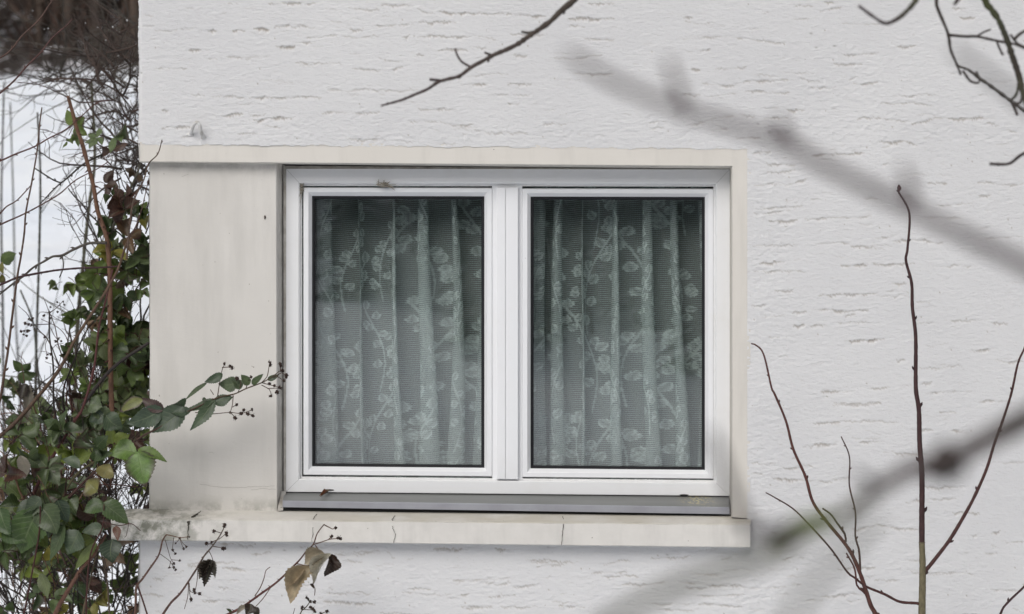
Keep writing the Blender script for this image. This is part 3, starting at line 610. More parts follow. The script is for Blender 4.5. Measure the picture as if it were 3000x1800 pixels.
# old sealant between reveal and frame
se = MB()
strip(se, [(830, 480, .090), (831, 1470, .085)], [(838.5, 492, .0875), (838, 1446, .0875)], n_=120, jitA=.2)
strip(se, [(824, 1440, .07), (812, 1498, .028)], [(838, 1440, .085), (829, 1496, .024)], n_=20, m=0)
strip(se, [(836, 486, .095), (2141, 495, .095)], [(837, 495, .0885), (2139, 497.5, .0885)], n_=160, jitA=.2)
se.build('sealant', M_seal, win)
for (x0, y0) in ((951, 1435), (1990, 1440)):
    d_ = MB(); A = [(x0 + 14 + 14 * math.cos(t) * abs(math.cos(t)) ** -.0, y0 + 2.4 * math.sin(t)) for t in np.linspace(0, 6.283, 16, endpoint=False)]
    F1 = [P(px, yk(px, py), .0868) for px, py in A]; F2 = [P(px, yk(px, py), .0884) for px, py in A]
    d_.add(F1 + F2, [tuple(range(16))[::-1]] + [(i, (i + 1) % 16, 16 + (i + 1) % 16, 16 + i) for i in range(16)]); d_.build('drain_slot', M_dark, win, smooth=False)
# room behind
rm = MB(); x0, x1, z0, z1 = -1.04, 1.6, -1.4, 1.1
rm.add([(x0, .17, z0), (x1, .17, z0), (x1, 3.6, z0), (x0, 3.6, z0), (x0, .17, z1), (x1, .17, z1), (x1, 3.6, z1), (x0, 3.6, z1)], [(0, 1, 2, 3), (4, 7, 6, 5), (1, 5, 6, 2), (2, 6, 7, 3), (3, 7, 4, 0)])
for (xa, xb, za, zb_) in ((x0, P(837, 0, .15)[0] + .03, z0, z1), (P(2139, 0, .15)[0] - .03, x1, z0, z1), (-.7, .68, z0, -.53), (-.7, .68, .39, z1)):
    rm.box((xa, .151, za), (xb, .169, zb_))
rm.build('room', M_room, house, smooth=False)

# ------------------------------------------------------------------ the lace curtain
S, T = 2.35, 1.04; ns, ntt = 900, 400
s = np.linspace(0, S, ns); t = np.linspace(0, T, ntt); SS, TT = np.meshgrid(s, t)
pat = np.zeros_like(SS)
def lace_leaf(cx, cy, ang, L_):
    w = L_ * .40; i0, i1 = np.searchsorted(s, [cx - L_, cx + L_]); j0, j1 = np.searchsorted(t, [cy - L_, cy + L_])
    if i1 <= i0 or j1 <= j0: return
    dx = SS[j0:j1, i0:i1] - cx; dy = TT[j0:j1, i0:i1] - cy; u = dx * math.cos(ang) + dy * math.sin(ang); v = -dx * math.sin(ang) + dy * math.cos(ang)
    uu = u / (L_ * .5); prof = np.where(np.abs(uu) < 1, w * (1 - np.abs(uu) ** 2.2) * (1 - .28 * uu), 0) * (1 + .13 * np.sign(np.sin(uu * 24)))
    q = np.abs(v) / (prof + 1e-9); val = np.where((np.abs(uu) < 1) & (q < 1), np.where(q > .66, 1.0, .50), 0)
    val = np.where((np.abs(v) < .0022) & (np.abs(uu) < .7), .22, val)
    pat[j0:j1, i0:i1] = np.maximum(pat[j0:j1, i0:i1], val)
def sprig(x, y, flip, sc=1.0):
    pts = []
    for k in range(101):
        f = k / 100; px_ = x + flip * (.034 * math.sin(f * 3.2) - .055 * f) * sc; py_ = y - f * .30 * sc; pts.append((px_, py_))
        i, j = int(px_ / S * (ns - 1)), int(py_ / T * (ntt - 1))
        if 1 < i < ns - 2 and 4 < j < ntt - 6: pat[j - 2:j + 2, i:i + 1] = np.maximum(pat[j - 2:j + 2, i:i + 1], .7)
    for k, f in enumerate([.18, .30, .42, .47, .58, .66, .76, .84, .93]):
        px_, py_ = pts[int(f * 100)]; sd_ = flip * (1 if k in (0, 2, 3, 5, 8) else -1)
        lace_leaf(px_ + sd_ * .021 * sc + rng.normal(0, .003), py_ - .004 + rng.normal(0, .005), -math.pi / 2 + sd_ * rng.uniform(-.1, 1.0), .034 * sc)
        if k in (1, 4, 6): lace_leaf(px_ - sd_ * .024 * sc, py_ + .012, rng.uniform(0, 3.1), .030 * sc)
    lace_leaf(pts[-1][0], pts[-1][1] - .02, -math.pi / 2, .038 * sc)
for a in range(22):
    for b_ in range(5):
        sprig(.05 + a * .107 + rng.normal(0, .008), .22 + b_ * .275 + (a * 2 % 5) * .06 + rng.normal(0, .02), 1 if (a + b_) % 2 else -1, 1.0 if a % 2 else .82)
nf = 15; ph = 2 * math.pi * nf * s / S + .9 * np.sin(s * 4.1 + 1) + .6 * np.sin(s * 9.3)
amp = .037 + .009 * np.sin(s * 5.3 + 2) + .009 * np.sin(s * 11)
PH = ph[None] + 1.1 * np.sin(TT * 1.9 + SS * 4.3) + .35 * np.sin(TT * 5 + SS * 9); AMP = amp[None] * (.75 + .45 * TT / T)
Wd = 1.30; XC = -.665 + SS / S * Wd + AMP * np.sin(PH) * 1.05 
XC = XC - np.clip(SS / S - .86, 0, 1) * (.18 - .16 * (TT / T))
YC = .235 + .036 * np.cos(PH) + .006 * np.sin(TT * 6 + SS * 3)
ZC = .42 - TT + .003 * np.sin(PH)
cm = MB(); idx = np.arange(SS.size).reshape(SS.shape)
V = np.stack([XC.ravel(), YC.ravel(), ZC.ravel()], 1)
me = bpy.data.meshes.new('net_curtain'); q = np.stack([idx[:-1, :-1].ravel(), idx[1:, :-1].ravel(), idx[1:, 1:].ravel(), idx[:-1, 1:].ravel()], 1)
me.vertices.add(len(V)); me.vertices.foreach_set('co', V.ravel()); me.loops.add(q.size); me.loops.foreach_set('vertex_index', q.ravel().astype(np.int32))
me.polygons.add(len(q)); me.polygons.foreach_set('loop_start', np.arange(0, q.size, 4, dtype=np.int32)); me.polygons.foreach_set('loop_total', np.full(len(q), 4, np.int32)); me.polygons.foreach_set('use_smooth', np.ones(len(q), bool))
a_ = me.attributes.new('col', 'FLOAT_COLOR', 'POINT'); c4 = np.ones((len(V), 4)); c4[:, 0] = pat.ravel(); a_.data.foreach_set('color', c4.ravel())
a_ = me.attributes.new('lf', 'FLOAT_VECTOR', 'POINT'); a_.data.foreach_set('vector', np.stack([SS.ravel(), TT.ravel(), 0 * TT.ravel()], 1).ravel())
me.update(calc_edges=True); me.materials.append(M_lace)
cur = bpy.data.objects.new('net_curtain', me); SC.collection.objects.link(cur)
tag(cur, 'white lace net curtain with leaf sprigs hanging in folds behind the window panes', 'curtain')

# ------------------------------------------------------------------ plants
def sRGB(r, g_, b_):
    f = lambda c: (c / 255 / 12.92) if c / 255 <= .04045 else ((c / 255 + .055) / 1.055) ** 2.4
    return (f(r), f(g_), f(b_))
BROWN = (.060, .034, .026); RED = (.050, .018, .015); OLIVE = (.105, .095, .058); GREY = (.085, .075, .065); TANB = (.13, .075, .045); DARK = (.022, .016, .014)
GR = [(.060, .098, .028), (.045, .075, .028), (.078, .120, .030), (.066, .100, .050), (.040, .066, .034), (.100, .140, .034), (.085, .115, .060)]
YEL = (.19, .19, .05); DEAD = (.10, .065, .045); MAR = (.055, .028, .026); TANL = (.33, .27, .20)
def pxr(r, y): return r / 1000 * (CD + y) / CD
def leaf(mb, base, tip, width, col, normal=None, fold=.25, droop=.12, curl=0, edge=None, serr=.07, rows=22, twist=0, holes=False):
    base = np.array(base, float); tip = np.array(tip, float); ax = tip - base; L_ = np.linalg.norm(ax); ax /= L_
    if normal is None: normal = (rng.normal(0, .35), -1, rng.normal(.25, .35))
    nn = np.array(normal, float); nn -= ax * np.dot(nn, ax); nn /= np.linalg.norm(nn); sd_ = np.cross(ax, nn)
    us = np.array([-1, -.55, 0, .55, 1]); V = []; UV = []; C = []; wob = rng.uniform(0, 6); sk = rng.normal(0, .06)
    for i in range(rows + 1):
        t_ = i / rows; w = (math.sin(math.pi * t_ ** .78) ** .85) * (1 - .30 * t_) if 0 < t_ < 1 else .015
        w = width * .5 * w / .80
        for u in us:
            ww = w * (1 + (serr * (1 if i % 2 else -1) * rng.uniform(.4, 1.5) * (abs(u) == 1))) * u
            h = abs(u) * w * fold + curl * (u * w) ** 2 / max(width, 1e-6) * 4 + .06 * width * math.sin(t_ * 9 + wob + u * 2) * abs(u)
            c = base + ax * L_ * t_ + sd_ * (ww + sk * L_ * math.sin(math.pi * t_)) + nn * (h - droop * L_ * (t_ ** 2) * 1.0 + droop * L_ * t_)
            V.append(c); UV.append((t_, u)); cc_ = np.array(col) * 1.0
            if edge is not None and (abs(u) > .8 or t_ > .9): cc_ = np.array(edge)
            C.append(cc_)
    F = [(i * 5 + k, i * 5 + k + 1, (i + 1) * 5 + k + 1, (i + 1) * 5 + k) for i in range(rows) for k in range(4)]
    mb.add(V, F, 0, np.array(C), UV)
def rleafcol():
    r_ = rng.random()
    if r_ < .80: c = GR[rng.integers(len(GR))]
    elif r_ < .85: c = YEL
    elif r_ < .93: c = DEAD
    else: c = MAR
    return tuple(np.array(c) * np.array([1.25, 1.12, .95]) * rng.uniform(.75, 1.35))
def compound(mb, st, p, d, size, k=3, col=None, stalkcol=RED):
    """a bramble leaf: stalk with 3 or 5 leaflets"""
    p = np.array(p, float); d, u, w = frame_for(d); nrm = np.array([rng.normal(0, .4), -1, rng.normal(.3, .4)])
    sd_ = np.cross(d, nrm); sd_ /= np.linalg.norm(sd_); q = p + d * size * .55
    tube(st, [p, p + d * size * .3 + np.array([0, 0, .004]), q], [size * .02, size * .017, size * .014], stalkcol, 4, .02)
    base_col = col if col is not None else rleafcol()
    angs = [0, 1.25, -1.25] if k == 3 else [0, .85, -.85, 1.9, -1.9]
    for a in angs:
        a += rng.normal(0, .12); dv = d * math.cos(a) + sd_ * math.sin(a) + np.array([0, 0, -.15]); dv /= np.linalg.norm(dv)
        L_ = size * (1.0 if a == angs[0] else rng.uniform(.72, .92)); e = None
        if rng.random() < .18: e = MAR
        leaf(mb, q + dv * size * (.12 if abs(a) < .3 else .03), q + dv * L_, L_ * rng.uniform(.50, .68), tuple(np.array(base_col) * rng.uniform(.85, 1.15)), nrm + rng.normal(0, .5, 3), fold=rng.uniform(.05, .6), curl=rng.uniform(-.5, .8), droop=rng.uniform(0, .25), edge=e, rows=18)
def buds(mb, pts, rad, col, every=.055, size=1.0):
    acc = 0; k = 1; nxt = every * rng.uniform(.4, 1)
    for i in range(1, len(pts) - 1):
        acc += np.linalg.norm(pts[i] - pts[i - 1])
        if acc > nxt:
            acc = 0; nxt = every * rng.uniform(.7, 1.3); k = -k; d, u, w = frame_for(pts[i + 1] - pts[i]); sd_ = np.cross(d, [0, 1, 0]); sd_ /= np.linalg.norm(sd_) + 1e-9
            r_ = max(rad[i], .0012) * size; p0 = pts[i] + sd_ * k * r_ * .5; p1 = p0 + (sd_ * k * .75 + d) * r_ * 2.6
            tube(mb, [p0, (p0 + p1) / 2 + sd_ * k * r_ * .3, p1], [r_ * .95, r_ * .85, r_ * .15], col, 6, .002)
def thorns(mb, pts, rad, col, every=.03):
    acc = 0
    for i in range(1, len(pts) - 1):
        acc += np.linalg.norm(pts[i] - pts[i - 1])
        if acc > every * rng.uniform(.6, 1.4):
            acc = 0; d, u, w = frame_for(pts[i + 1] - pts[i]); a = rng.uniform(0, 6.28); o_ = u * math.cos(a) + w * math.sin(a); r_ = max(rad[i], .0014)
            tube(mb, [pts[i] + o_ * r_ * .6, pts[i] + o_ * r_ * 2.6 - d * r_ * .9], [r_ * .5, r_ * .08], col, 4, .01)
def trace(mb, pts, y, r0, r1, col, bud=None, thorn=False, jit=.05, sides=7, ywob=.0, y1=None):
    """pts in photograph pixels at depth y (root first); radii in pixels"""
    n_ = len(pts); ys_ = np.linspace(y, y if y1 is None else y1, n_) + (rng.normal(0, ywob, n_) if ywob else 0)
    Q = [P(p[0], p[1], yy) for p, yy in zip(pts, ys_)]; rad = [pxr(r0 + (r1 - r0) * i / (n_ - 1), y) for i in range(n_)]
    q, rr = smooth_path(Q, rad, .007 if y > -1 else .004); 
    tube(mb, q, rr * (1 + rng.normal(0, jit, len(rr))), col, sides, raw=True)
    if bud: buds(mb, q, rr, col if np.asarray(col).ndim == 1 else col[-1], bud)
    if thorn: thorns(mb, q, rr, RED)
    return q, rr
def berry(parent, px, py, y, r=6.0, col=None):
    b_ = MB(); c = P(px, py, y + rng.normal(0, .004)); rr = pxr(r, y) * rng.uniform(.75, 1.15)
    for k in range(7):
        o_ = rng.normal(0, 1, 3); o_ = o_ / np.linalg.norm(o_) * rr * .55; ball(b_, np.array(c) + o_, rr * .52, jit=.2, nu=6, nv=4)
    for k in range(4):
        a = rng.uniform(0, 6.28); o_ = np.array([math.cos(a), rng.normal(0, .5), math.sin(a)]); tube(b_, [np.array(c) + o_ * rr * .5, np.array(c) + o_ * rr * 1.5], [rr * .18, rr * .04], (1, 1, 1), 4, .01)
    b_.build('berry', M_berry, parent)
def zmap(ox, oy, s_): return lambda L_: [(ox + a / s_, oy + b_ / s_) for a, b_ in L_]
def plant(name, root, label, cat, group=None): return thing(name, root, label, cat, group)
def leaf_child(parent, bpx, tpx, w, col, y=-.15, name='leaf', label=None, **k):
    m = MB(); dy = rng.normal(0, .012); leaf(m, P(bpx[0], bpx[1], y), P(tpx[0], tpx[1], y + dy), pxr(w, y), col, **k)
    return m.build(name, M_leaf, parent, label=label)

# bramble shoot reaching over the pillar
Z5 = zmap(400, 950, 1.7467); y = -.14
b1 = plant('bramble_shoot', P(260, 1400, -.1), 'green bramble shoot with dried berries reaching right across the cream pillar', 'bramble', 'bramble canes around the house corner')
st = MB()
main = [(200, 1460), (260, 1400), (330, 1340), (387, 1298), (431, 1271), (474, 1250), (526, 1219), (589, 1188), (640, 1165), (686, 1155), (721, 1139), (766, 1122), (795, 1106), (818, 1088)]
trace(st, main, y, 4.2, 1.3, [(.05, .022, .018), (.06, .035, .025), (.08, .06, .035)], thorn=True)
for L_ in ([(395, 362), (378, 335)], [(415, 370), (425, 300), (438, 235), (450, 205)], [(438, 222), (478, 220), (490, 225)], [(640, 300), (668, 268), (678, 215), (684, 195)], [(640, 312), (680, 335), (690, 365)], [(670, 330), (735, 327)], [(640, 300), (735, 325)], [(700, 275), (742, 250), (765, 268)], [(735, 245), (738, 215), (735, 200)], [(300, 452), (360, 461), (420, 457), (480, 452), (535, 457), (590, 440)], [(495, 365), (490, 415), (480, 450)], [(490, 425), (512, 413)], [(480, 452), (505, 478)], [(560, 452), (595, 467)], [(520, 350), (535, 300), (520, 280)], [(560, 330), (575, 285)], [(710, 262), (755, 290)]):
    trace(st, Z5(L_), y, 1.5, .9, (.075, .05, .035))
st.build('stem', M_bark, b1)
for (bp, tp, w, c, kw) in [((629, 1170), (557, 1262), 36, (.055, .085, .045), {}), ((626, 1180), (684, 1163), 34, (.035, .060, .030), {'fold': .15}), ((545, 1200), (446, 1268), 66, (.055, .080, .052), {}), ((606, 1122), (540, 1175), 13, (.070, .095, .050), {'droop': -.1}), ((545, 1168), (484, 1193), 26, (.050, .078, .042), {}), ((652, 1096), (598, 1120), 26, (.042, .068, .036), {}), ((700, 1118), (640, 1124), 40, (.080, .105, .058), {}), ((706, 1140), (680, 1112), 30, (.075, .10, .055), {}), ((730, 1128), (706, 1098), 26, (.085, .115, .055), {}), ((738, 1126), (772, 1096), 20, (.070, .10, .048), {}), ((784, 1114), (818, 1098), 16, (.045, .07, .034), {}), ((478, 1198), (371, 1242), 56, (.060, .088, .058), {}), ((560, 1205), (500, 1210), 30, (.050, .075, .045), {}), ((630, 1172), (540, 1205), 26, (.065, .09, .05), {}), ((600, 1165), (595, 1180), 10, (.05, .07, .04), {})]:
    leaf_child(b1, bp, tp, w, c, y, **kw)
leaf_child(b1, (480, 1203), (412, 1166), 34, (.065, .035, .034), y, label='purplish red leaf')
leaf_child(b1, (418, 1170), (352, 1208), 32, (.20, .21, .07), y, label='yellow green leaf', edge=(.10, .07, .07))
for a, b_ in [(450, 203), (487, 225), (478, 215), (515, 277), (575, 288), (587, 270), (683, 193), (685, 210), (735, 203), (739, 216), (745, 238), (765, 262), (755, 290), (735, 325), (718, 348), (688, 368), (680, 305), (705, 315), (512, 413), (480, 453), (505, 480), (535, 457), (568, 460), (592, 438), (595, 467), (548, 440), (768, 272)]:
    berry(b1, 400 + a / 1.7467, 950 + b_ / 1.7467, y, 5.6)
# bright leaf group below it
b2 = plant('bramble_shoot', P(260, 1420, -.1), 'bramble spray with bright green brown-edged leaves at the lower left edge of the cream pillar', 'bramble', 'bramble canes around the house corner')
st = MB(); trace(st, [(150, 1520), (216, 1401), (276, 1354), (330, 1328), (372, 1322), (405, 1322)], -.12, 4, 1.4, (.09, .08, .04)); trace(st, [(168, 1448), (230, 1430), (320, 1420), (408, 1428)], -.10, 2.5, 1.5, RED)
st.build('stem', M_bark, b2)
leaf_child(b2, (402, 1328), (320, 1333), 62, (.10, .17, .030), -.16, normal=(0, -1, .5)); leaf_child(b2, (405, 1322), (426, 1428), 82, (.10, .18, .035), -.17, normal=(0, -1, .3), edge=(.05, .03, .022), fold=.12, label='green leaf with dead brown rim')
leaf_child(b2, (404, 1316), (489, 1354), 30, (.11, .17, .035), -.17, normal=(.1, -1, .6)); leaf_child(b2, (384, 1338), (350, 1305), 40, (.04, .022, .018), -.13, label='dead dark brown leaf')
leaf_child(b2, (372, 1335), (360, 1300), 30, (.18, .18, .05), -.11)

# three bare canes in front of the wall under the ledge
Z8 = zmap(400, 1400, 3.534); y = -.22
c1 = plant('bramble_cane', P(380, 1800, y), 'thin arching bramble cane with dried berries below the mossy ledge end', 'bramble', 'bramble canes around the house corner')
st = MB(); trace(st, [(380, 1950), (396, 1800), (398, 1760)] + Z8([(0, 1130), (60, 1050), (130, 950), (230, 800), (270, 650), (310, 590)]), y, 4.2, 2.2, (.10, .055, .04), thorn=True)
trace(st, Z8([(310, 590), (380, 605), (450, 620), (540, 612)]), y, 1.8, 1, TANB); trace(st, Z8([(0, 1090), (40, 1200), (80, 1320), (130, 1480)]), y, 2.6, 2.6, (.07, .03, .025))
for L_ in ([(295, 640), (330, 760), (350, 830), (385, 890)], [(245, 790), (300, 830), (350, 870), (385, 930)], [(385, 620), (375, 700), (372, 745)], [(450, 625), (480, 680), (515, 710)], [(440, 640), (405, 680)], [(450, 640), (485, 735)], [(360, 850), (445, 857)], [(355, 860), (340, 930)], [(375, 750), (400, 785)]): trace(st, Z8(L_), y, 1.1, .8, (.09, .065, .05))
st.build('stem', M_bark, c1)
for a, b_ in [(545, 610), (515, 712), (490, 735), (405, 680), (375, 752), (400, 785), (445, 857), (385, 890), (385, 930), (405, 955), (340, 932), (447, 625)]: berry(c1, 400 + a / 3.534, 1400 + b_ / 3.534, y, 3.9)
c2 = plant('bramble_cane', P(470, 1810, y), 'straight bramble cane with a crumpled black leaf and berries below the ledge', 'bramble', 'bramble canes around the house corner')
st = MB(); trace(st, [(400, 1950), (455, 1840)] + Z8([(280, 1405), (360, 1290), (450, 1200), (540, 1070), (630, 930), (700, 810), (760, 740), (850, 620), (900, 530), (915, 480)]), y, 4.2, 1.5, [(.09, .05, .04), (.09, .05, .04), (.10, .08, .06)], thorn=True)
for L_ in ([(745, 750), (780, 820), (795, 870)], [(635, 950), (625, 1080), (605, 1185)], [(540, 1080), (530, 1230), (495, 1360)], [(545, 1090), (560, 1180), (655, 1200)], [(548, 1120), (550, 1200), (562, 1255)], [(790, 710), (910, 732)], [(795, 690), (725, 682)], [(820, 650), (775, 668)], [(870, 570), (805, 553)], [(850, 640), (930, 578)], [(700, 815), (670, 825)]): trace(st, Z8(L_), y, 1.4, .9, (.085, .06, .045))
st.build('stem', M_bark, c2)
for a, b_ in [(910, 490), (905, 510), (800, 553), (930, 572), (935, 590), (725, 682), (775, 668), (910, 730), (895, 735), (605, 1190), (600, 1165), (655, 1200), (562, 1262)]: berry(c2, 400 + a / 3.534, 1400 + b_ / 3.534, y, 5.4)
for (bp, tp, w, c, l) in [((790, 850), (700, 1130), 90, (.025, .016, .014), 'crumpled black dead leaf'), ((770, 845), (650, 1050), 70, (.16, .13, .11), None), ((800, 860), (815, 1040), 45, (.20, .18, .16), None)]:
    (bp, tp) = Z8([bp, tp]); leaf_child(c2, bp, tp, w / 3.534 * 1.3, c, y, label=l, fold=.9, curl=.5, serr=.3)
c3 = plant('bramble_cane', P(600, 1850, y), 'long thorny bramble cane with withered tan leaves below the ledge', 'bramble', 'bramble canes around the house corner')
st = MB(); trace(st, [(500, 1900), (600, 1836)] + Z8([(950, 1414), (1080, 1350), (1180, 1280), (1290, 1200), (1430, 1100), (1520, 1020), (1620, 920), (1690, 850), (1760, 760), (1830, 690), (1870, 580), (1940, 485)]), y, 4.5, 1.6, [(.10, .05, .035), (.10, .035, .03), (.10, .06, .045)], thorn=True)
for L_ in ([(1940, 485), (1985, 510), (2030, 532), (2058, 520)], [(1835, 692), (1920, 665), (2000, 638), (2090, 630)], [(1850, 700), (1880, 740), (1915, 785)], [(1225, 1225), (1280, 1140), (1320, 1040), (1340, 960), (1385, 925)], [(1400, 1120), (1310, 1250), (1220, 1350)], [(1660, 890), (1760, 910), (1900, 915)], [(1990, 640), (2025, 608)], [(1820, 1100), (1848, 1150), (1843, 1220)]): trace(st, Z8(L_), y, 1.7, 1.1, (.11, .065, .045))
st.build('stem', M_bark, c3)
for a, b_ in [(2062, 520), (2022, 610), (2080, 626), (2112, 632), (2100, 620)]: berry(c3, 400 + a / 3.534, 1400 + b_ / 3.534, y, 5.0)
for (bp, tp, w, c, kw) in [((1950, 785), (1735, 895), 130, (.38, .32, .25), {}), ((1820, 925), (1590, 1305), 165, (.38, .30, .21), {}), ((1730, 915), (1555, 1145), 90, (.32, .25, .18), {}), ((2010, 785), (1830, 1110), 85, (.52, .48, .42), {'curl': 1.5, 'fold': .6}), ((2025, 790), (1945, 1022), 105, (.035, .018, .014), {}), ((2000, 800), (2055, 920), 60, (.04, .02, .016), {}), ((1830, 1095), (1835, 1150), 26, (.07, .04, .03), {})]:
    (bp, tp) = Z8([bp, tp]); leaf_child(c3, bp, tp, w / 3.534 * 1.3, c, y - .01, **{'serr': .09, 'fold': .45, 'curl': .6, **kw})
for (bp, tp, w, c) in [((1180, 1305), (1130, 1420), 90, (.03, .018, .015)), ((1200, 1350), (1265, 1430), 60, (.045, .03, .022)), ((1140, 1330), (1030, 1430), 40, (.30, .26, .22)), ((985, 1395), (925, 1355), 22, (.06, .075, .03))]:
    (bp, tp) = Z8([bp, tp]); leaf_child(c3, bp, tp, w / 3.534 * 1.3, c, y - .01, fold=.6)
c4 = plant('bramble_cane', P(880, 1830, y), 'short bramble tip with clustered black berries at the bottom edge below the withered leaves', 'bramble', 'bramble canes around the house corner')
st = MB(); trace(st, [(850, 1900)] + Z8([(1690, 1420), (1745, 1350), (1790, 1290), (1765, 1240)]), y, 2, 1.2, (.07, .06, .035)); trace(st, Z8([(1735, 1365), (1830, 1370)]), y, 1.2, 1, OLIVE); trace(st, [(920, 1900), (935, 1820)] + Z8([(1910, 1410), (1975, 1385)]), y, 2, 1.2, OLIVE); trace(st, Z8([(1620, 1420), (1640, 1350)]), y, 1.2, .8, BROWN)
for L_ in ([(1790, 1290), (1840, 1285)], [(1745, 1350), (1720, 1340)]): trace(st, Z8(L_), y, 1, .8, OLIVE)
st.build('stem', M_bark, c4)
for a, b_ in [(1765, 1240), (1780, 1262), (1800, 1282), (1842, 1286), (1718, 1338), (1715, 1352), (1800, 1340), (1822, 1352), (1838, 1375), (1845, 1392), (1978, 1382), (1962, 1388), (1905, 1408)]: berry(c4, 400 + a / 3.534, 1400 + b_ / 3.534, y, 4.8)

# thorny canes and thin twigs through the left margin
def one(name, label, cat, segs, group=None):
    q0 = segs[0][0][0]; o_ = plant(name, P(q0[0], q0[1], segs[0][1]), label, cat, group); m = MB()
    for sg in segs:
        kw = sg[5] if len(sg) > 5 else {}
        trace(m, sg[0], sg[1], sg[2], sg[3], sg[4], **kw)
    m.build('stem', M_bark, o_); return o_
TW = 'thin bare twigs left of the house'
one('twig', 'highest thin brown twig curving across the dark wood in the top left corner', 'twig', [([(-120, 230), (0, 170), (36, 142), (64, 106), (112, 61), (139, 23), (175, -30)], -.05, 3.0, 2.0, (.085, .05, .04), {'bud': .09})], TW)
one('twig', 'thin brown twig ending in a point just above the snow line', 'twig', [([(-120, 370), (0, 273), (42, 236), (79, 194), (121, 152), (152, 112), (194, 76), (212, 55)], -.05, 3.2, 1.6, (.09, .045, .04), {'bud': .07})], TW)
one('twig', 'reddish twig rising right over the snow past the cut stem', 'twig', [([(-100, 510), (0, 472), (45, 452), (101, 430), (142, 406), (194, 379), (243, 337), (282, 303), (318, 293)], .05, 2.8, 1.4, (.09, .04, .035), {'bud': .06})], TW)
one('twig', 'long near vertical brown twig with small buds over the snow', 'twig', [([(-30, 1290), (0, 1173), (13, 1093), (24, 1025), (40, 894), (52, 804), (61, 754), (71, 686), (76, 622), (93, 535), (109, 440), (117, 358), (123, 315)], -.02, 4.2, 1.9, (.085, .05, .035), {'bud': .07})], TW)
one('twig', 'slender twig sloping across the snow with its tip beside the yellow-green leaf', 'twig', [([(-120, 720), (0, 659), (67, 629), (118, 602), (175, 568), (222, 528), (280, 498), (318, 474)], .0, 2.7, 1.4, (.085, .045, .04), {'bud': .07})], TW)
one('twig', 'short twig tip beside the long vertical twig', 'twig', [([(-60, 690), (0, 626), (20, 605), (50, 587), (94, 540)], .0, 2.6, 1.6, (.085, .045, .04), {'bud': .05})], TW)
one('twig', 'fine twig leaning over the left end of the lintel', 'twig', [([(371, 760), (380, 663), (391, 592), (421, 528), (435, 481), (462, 452), (475, 410)], -.06, 3.0, 1.5, (.09, .06, .045), {'bud': .05}), ([(371, 713), (401, 656), (414, 616), (426, 568), (436, 521)], -.03, 1.9, 1.2, (.09, .05, .04), {'bud': .05})], TW)
one('cut_stem', 'stout light brown stem cut off square, standing against the snow', 'stem', [([(330, 1300), (324, 1050), (322, 830), (320, 770), (313, 700), (303, 666), (286, 616), (273, 541), (256, 477), (240, 418), (224, 373), (212, 327), (199, 282)], .10, 8.0, 5.2, (.13, .068, .042), {'thorn': True})])
one('bramble_cane', 'thick brown bramble cane arching down left in front of the snow', 'bramble', [([(-160, 1400), (0, 1278), (61, 1221), (111, 1163), (155, 1109), (182, 1069), (216, 1002), (270, 917), (313, 850), (345, 790), (357, 754), (371, 713)], -.05, 6.5, 3.2, [(.06, .035, .028), (.10, .062, .04), (.10, .06, .04)], {'thorn': True})], 'bramble canes around the house corner')
one('bramble_cane', 'dark red bramble cane running level across the snow above the leafy mass', 'bramble', [([(-120, 880), (0, 835), (50, 814), (101, 803), (168, 792), (236, 786), (303, 784), (350, 780)], .05, 3.6, 2.6, (.045, .02, .022), {'thorn': True})], 'bramble canes around the house corner')
one('bramble_cane', 'red bramble cane slanting through the leafy mass lower left', 'bramble', [([(20, 1620), (60, 1520), (101, 1441), (135, 1371), (179, 1300), (216, 1237), (243, 1194), (275, 1080), (290, 960), (310, 880), (330, 790)], -.02, 6, 2.5, (.085, .03, .028), {'thorn': True})], 'bramble canes around the house corner')
one('bramble_cane', 'thick brown bramble cane rising from the bottom edge to the ledge end', 'bramble', [([(110, 1950), (162, 1800), (189, 1748), (216, 1704), (236, 1671), (276, 1623), (310, 1566)], -.14, 7.5, 4.5, (.12, .06, .042), {'thorn': True}), ([(235, 1900), (243, 1800), (262, 1710), (283, 1620)], -.1, 3, 2.2, (.10, .075, .045)), ([(325, 1900), (317, 1738), (305, 1660), (296, 1617)], -.08, 2.8, 2.2, (.09, .065, .045))], 'bramble canes around the house corner')
one('bramble_cane', 'dark cane running up to the pillar edge above the leaf shoot', 'bramble', [([(240, 1190), (297, 1116), (323, 1086), (354, 1059), (398, 1029), (436, 1005)], .06, 6, 4.5, (.035, .028, .026), {'thorn': True})], 'bramble canes around the house corner')
one('hedge_branch', 'grey crooked branch forking from the cut stem with short spurs', 'branch', [
    ([(320, 760), (323, 700), (337, 649), (354, 602), (371, 572), (391, 535), (414, 477)], .16, 5, 3.0, (.075, .070, .055), {'bud': .025}),
    ([(313, 712), (263, 713), (219, 730), (182, 749), (155, 752), (128, 767), (98, 784), (67, 811), (34, 835), (0, 862), (-60, 910)], .08, 4.2, 2.6, (.075, .065, .055), {'bud': .035}),
    ([(182, 749), (186, 780), (180, 800), (174, 814)], .08, 2, 1.6, (.06, .05, .04)), ([(315, 690), (285, 650), (262, 627), (235, 592), (222, 580), (205, 560), (200, 552)], .12, 2.5, 1.6, (.04, .032, .028), {'bud': .02}),
    ([(384, 540), (360, 492), (346, 466)], .16, 2, 1.4, (.045, .036, .03), {'bud': .02}),])
one('hedge_branch', 'dark mossy twig with side spurs slanting behind the cut stem', 'branch', [([(330, 440), (250, 478), (200, 520), (160, 553), (118, 598)], .30, 3.4, 1.5, (.04, .034, .028), {'bud': .02}),
    ([(180, 537), (155, 527), (120, 505), (103, 494)], .30, 2.4, 2.0, (.03, .025, .022), {'bud': .02})])
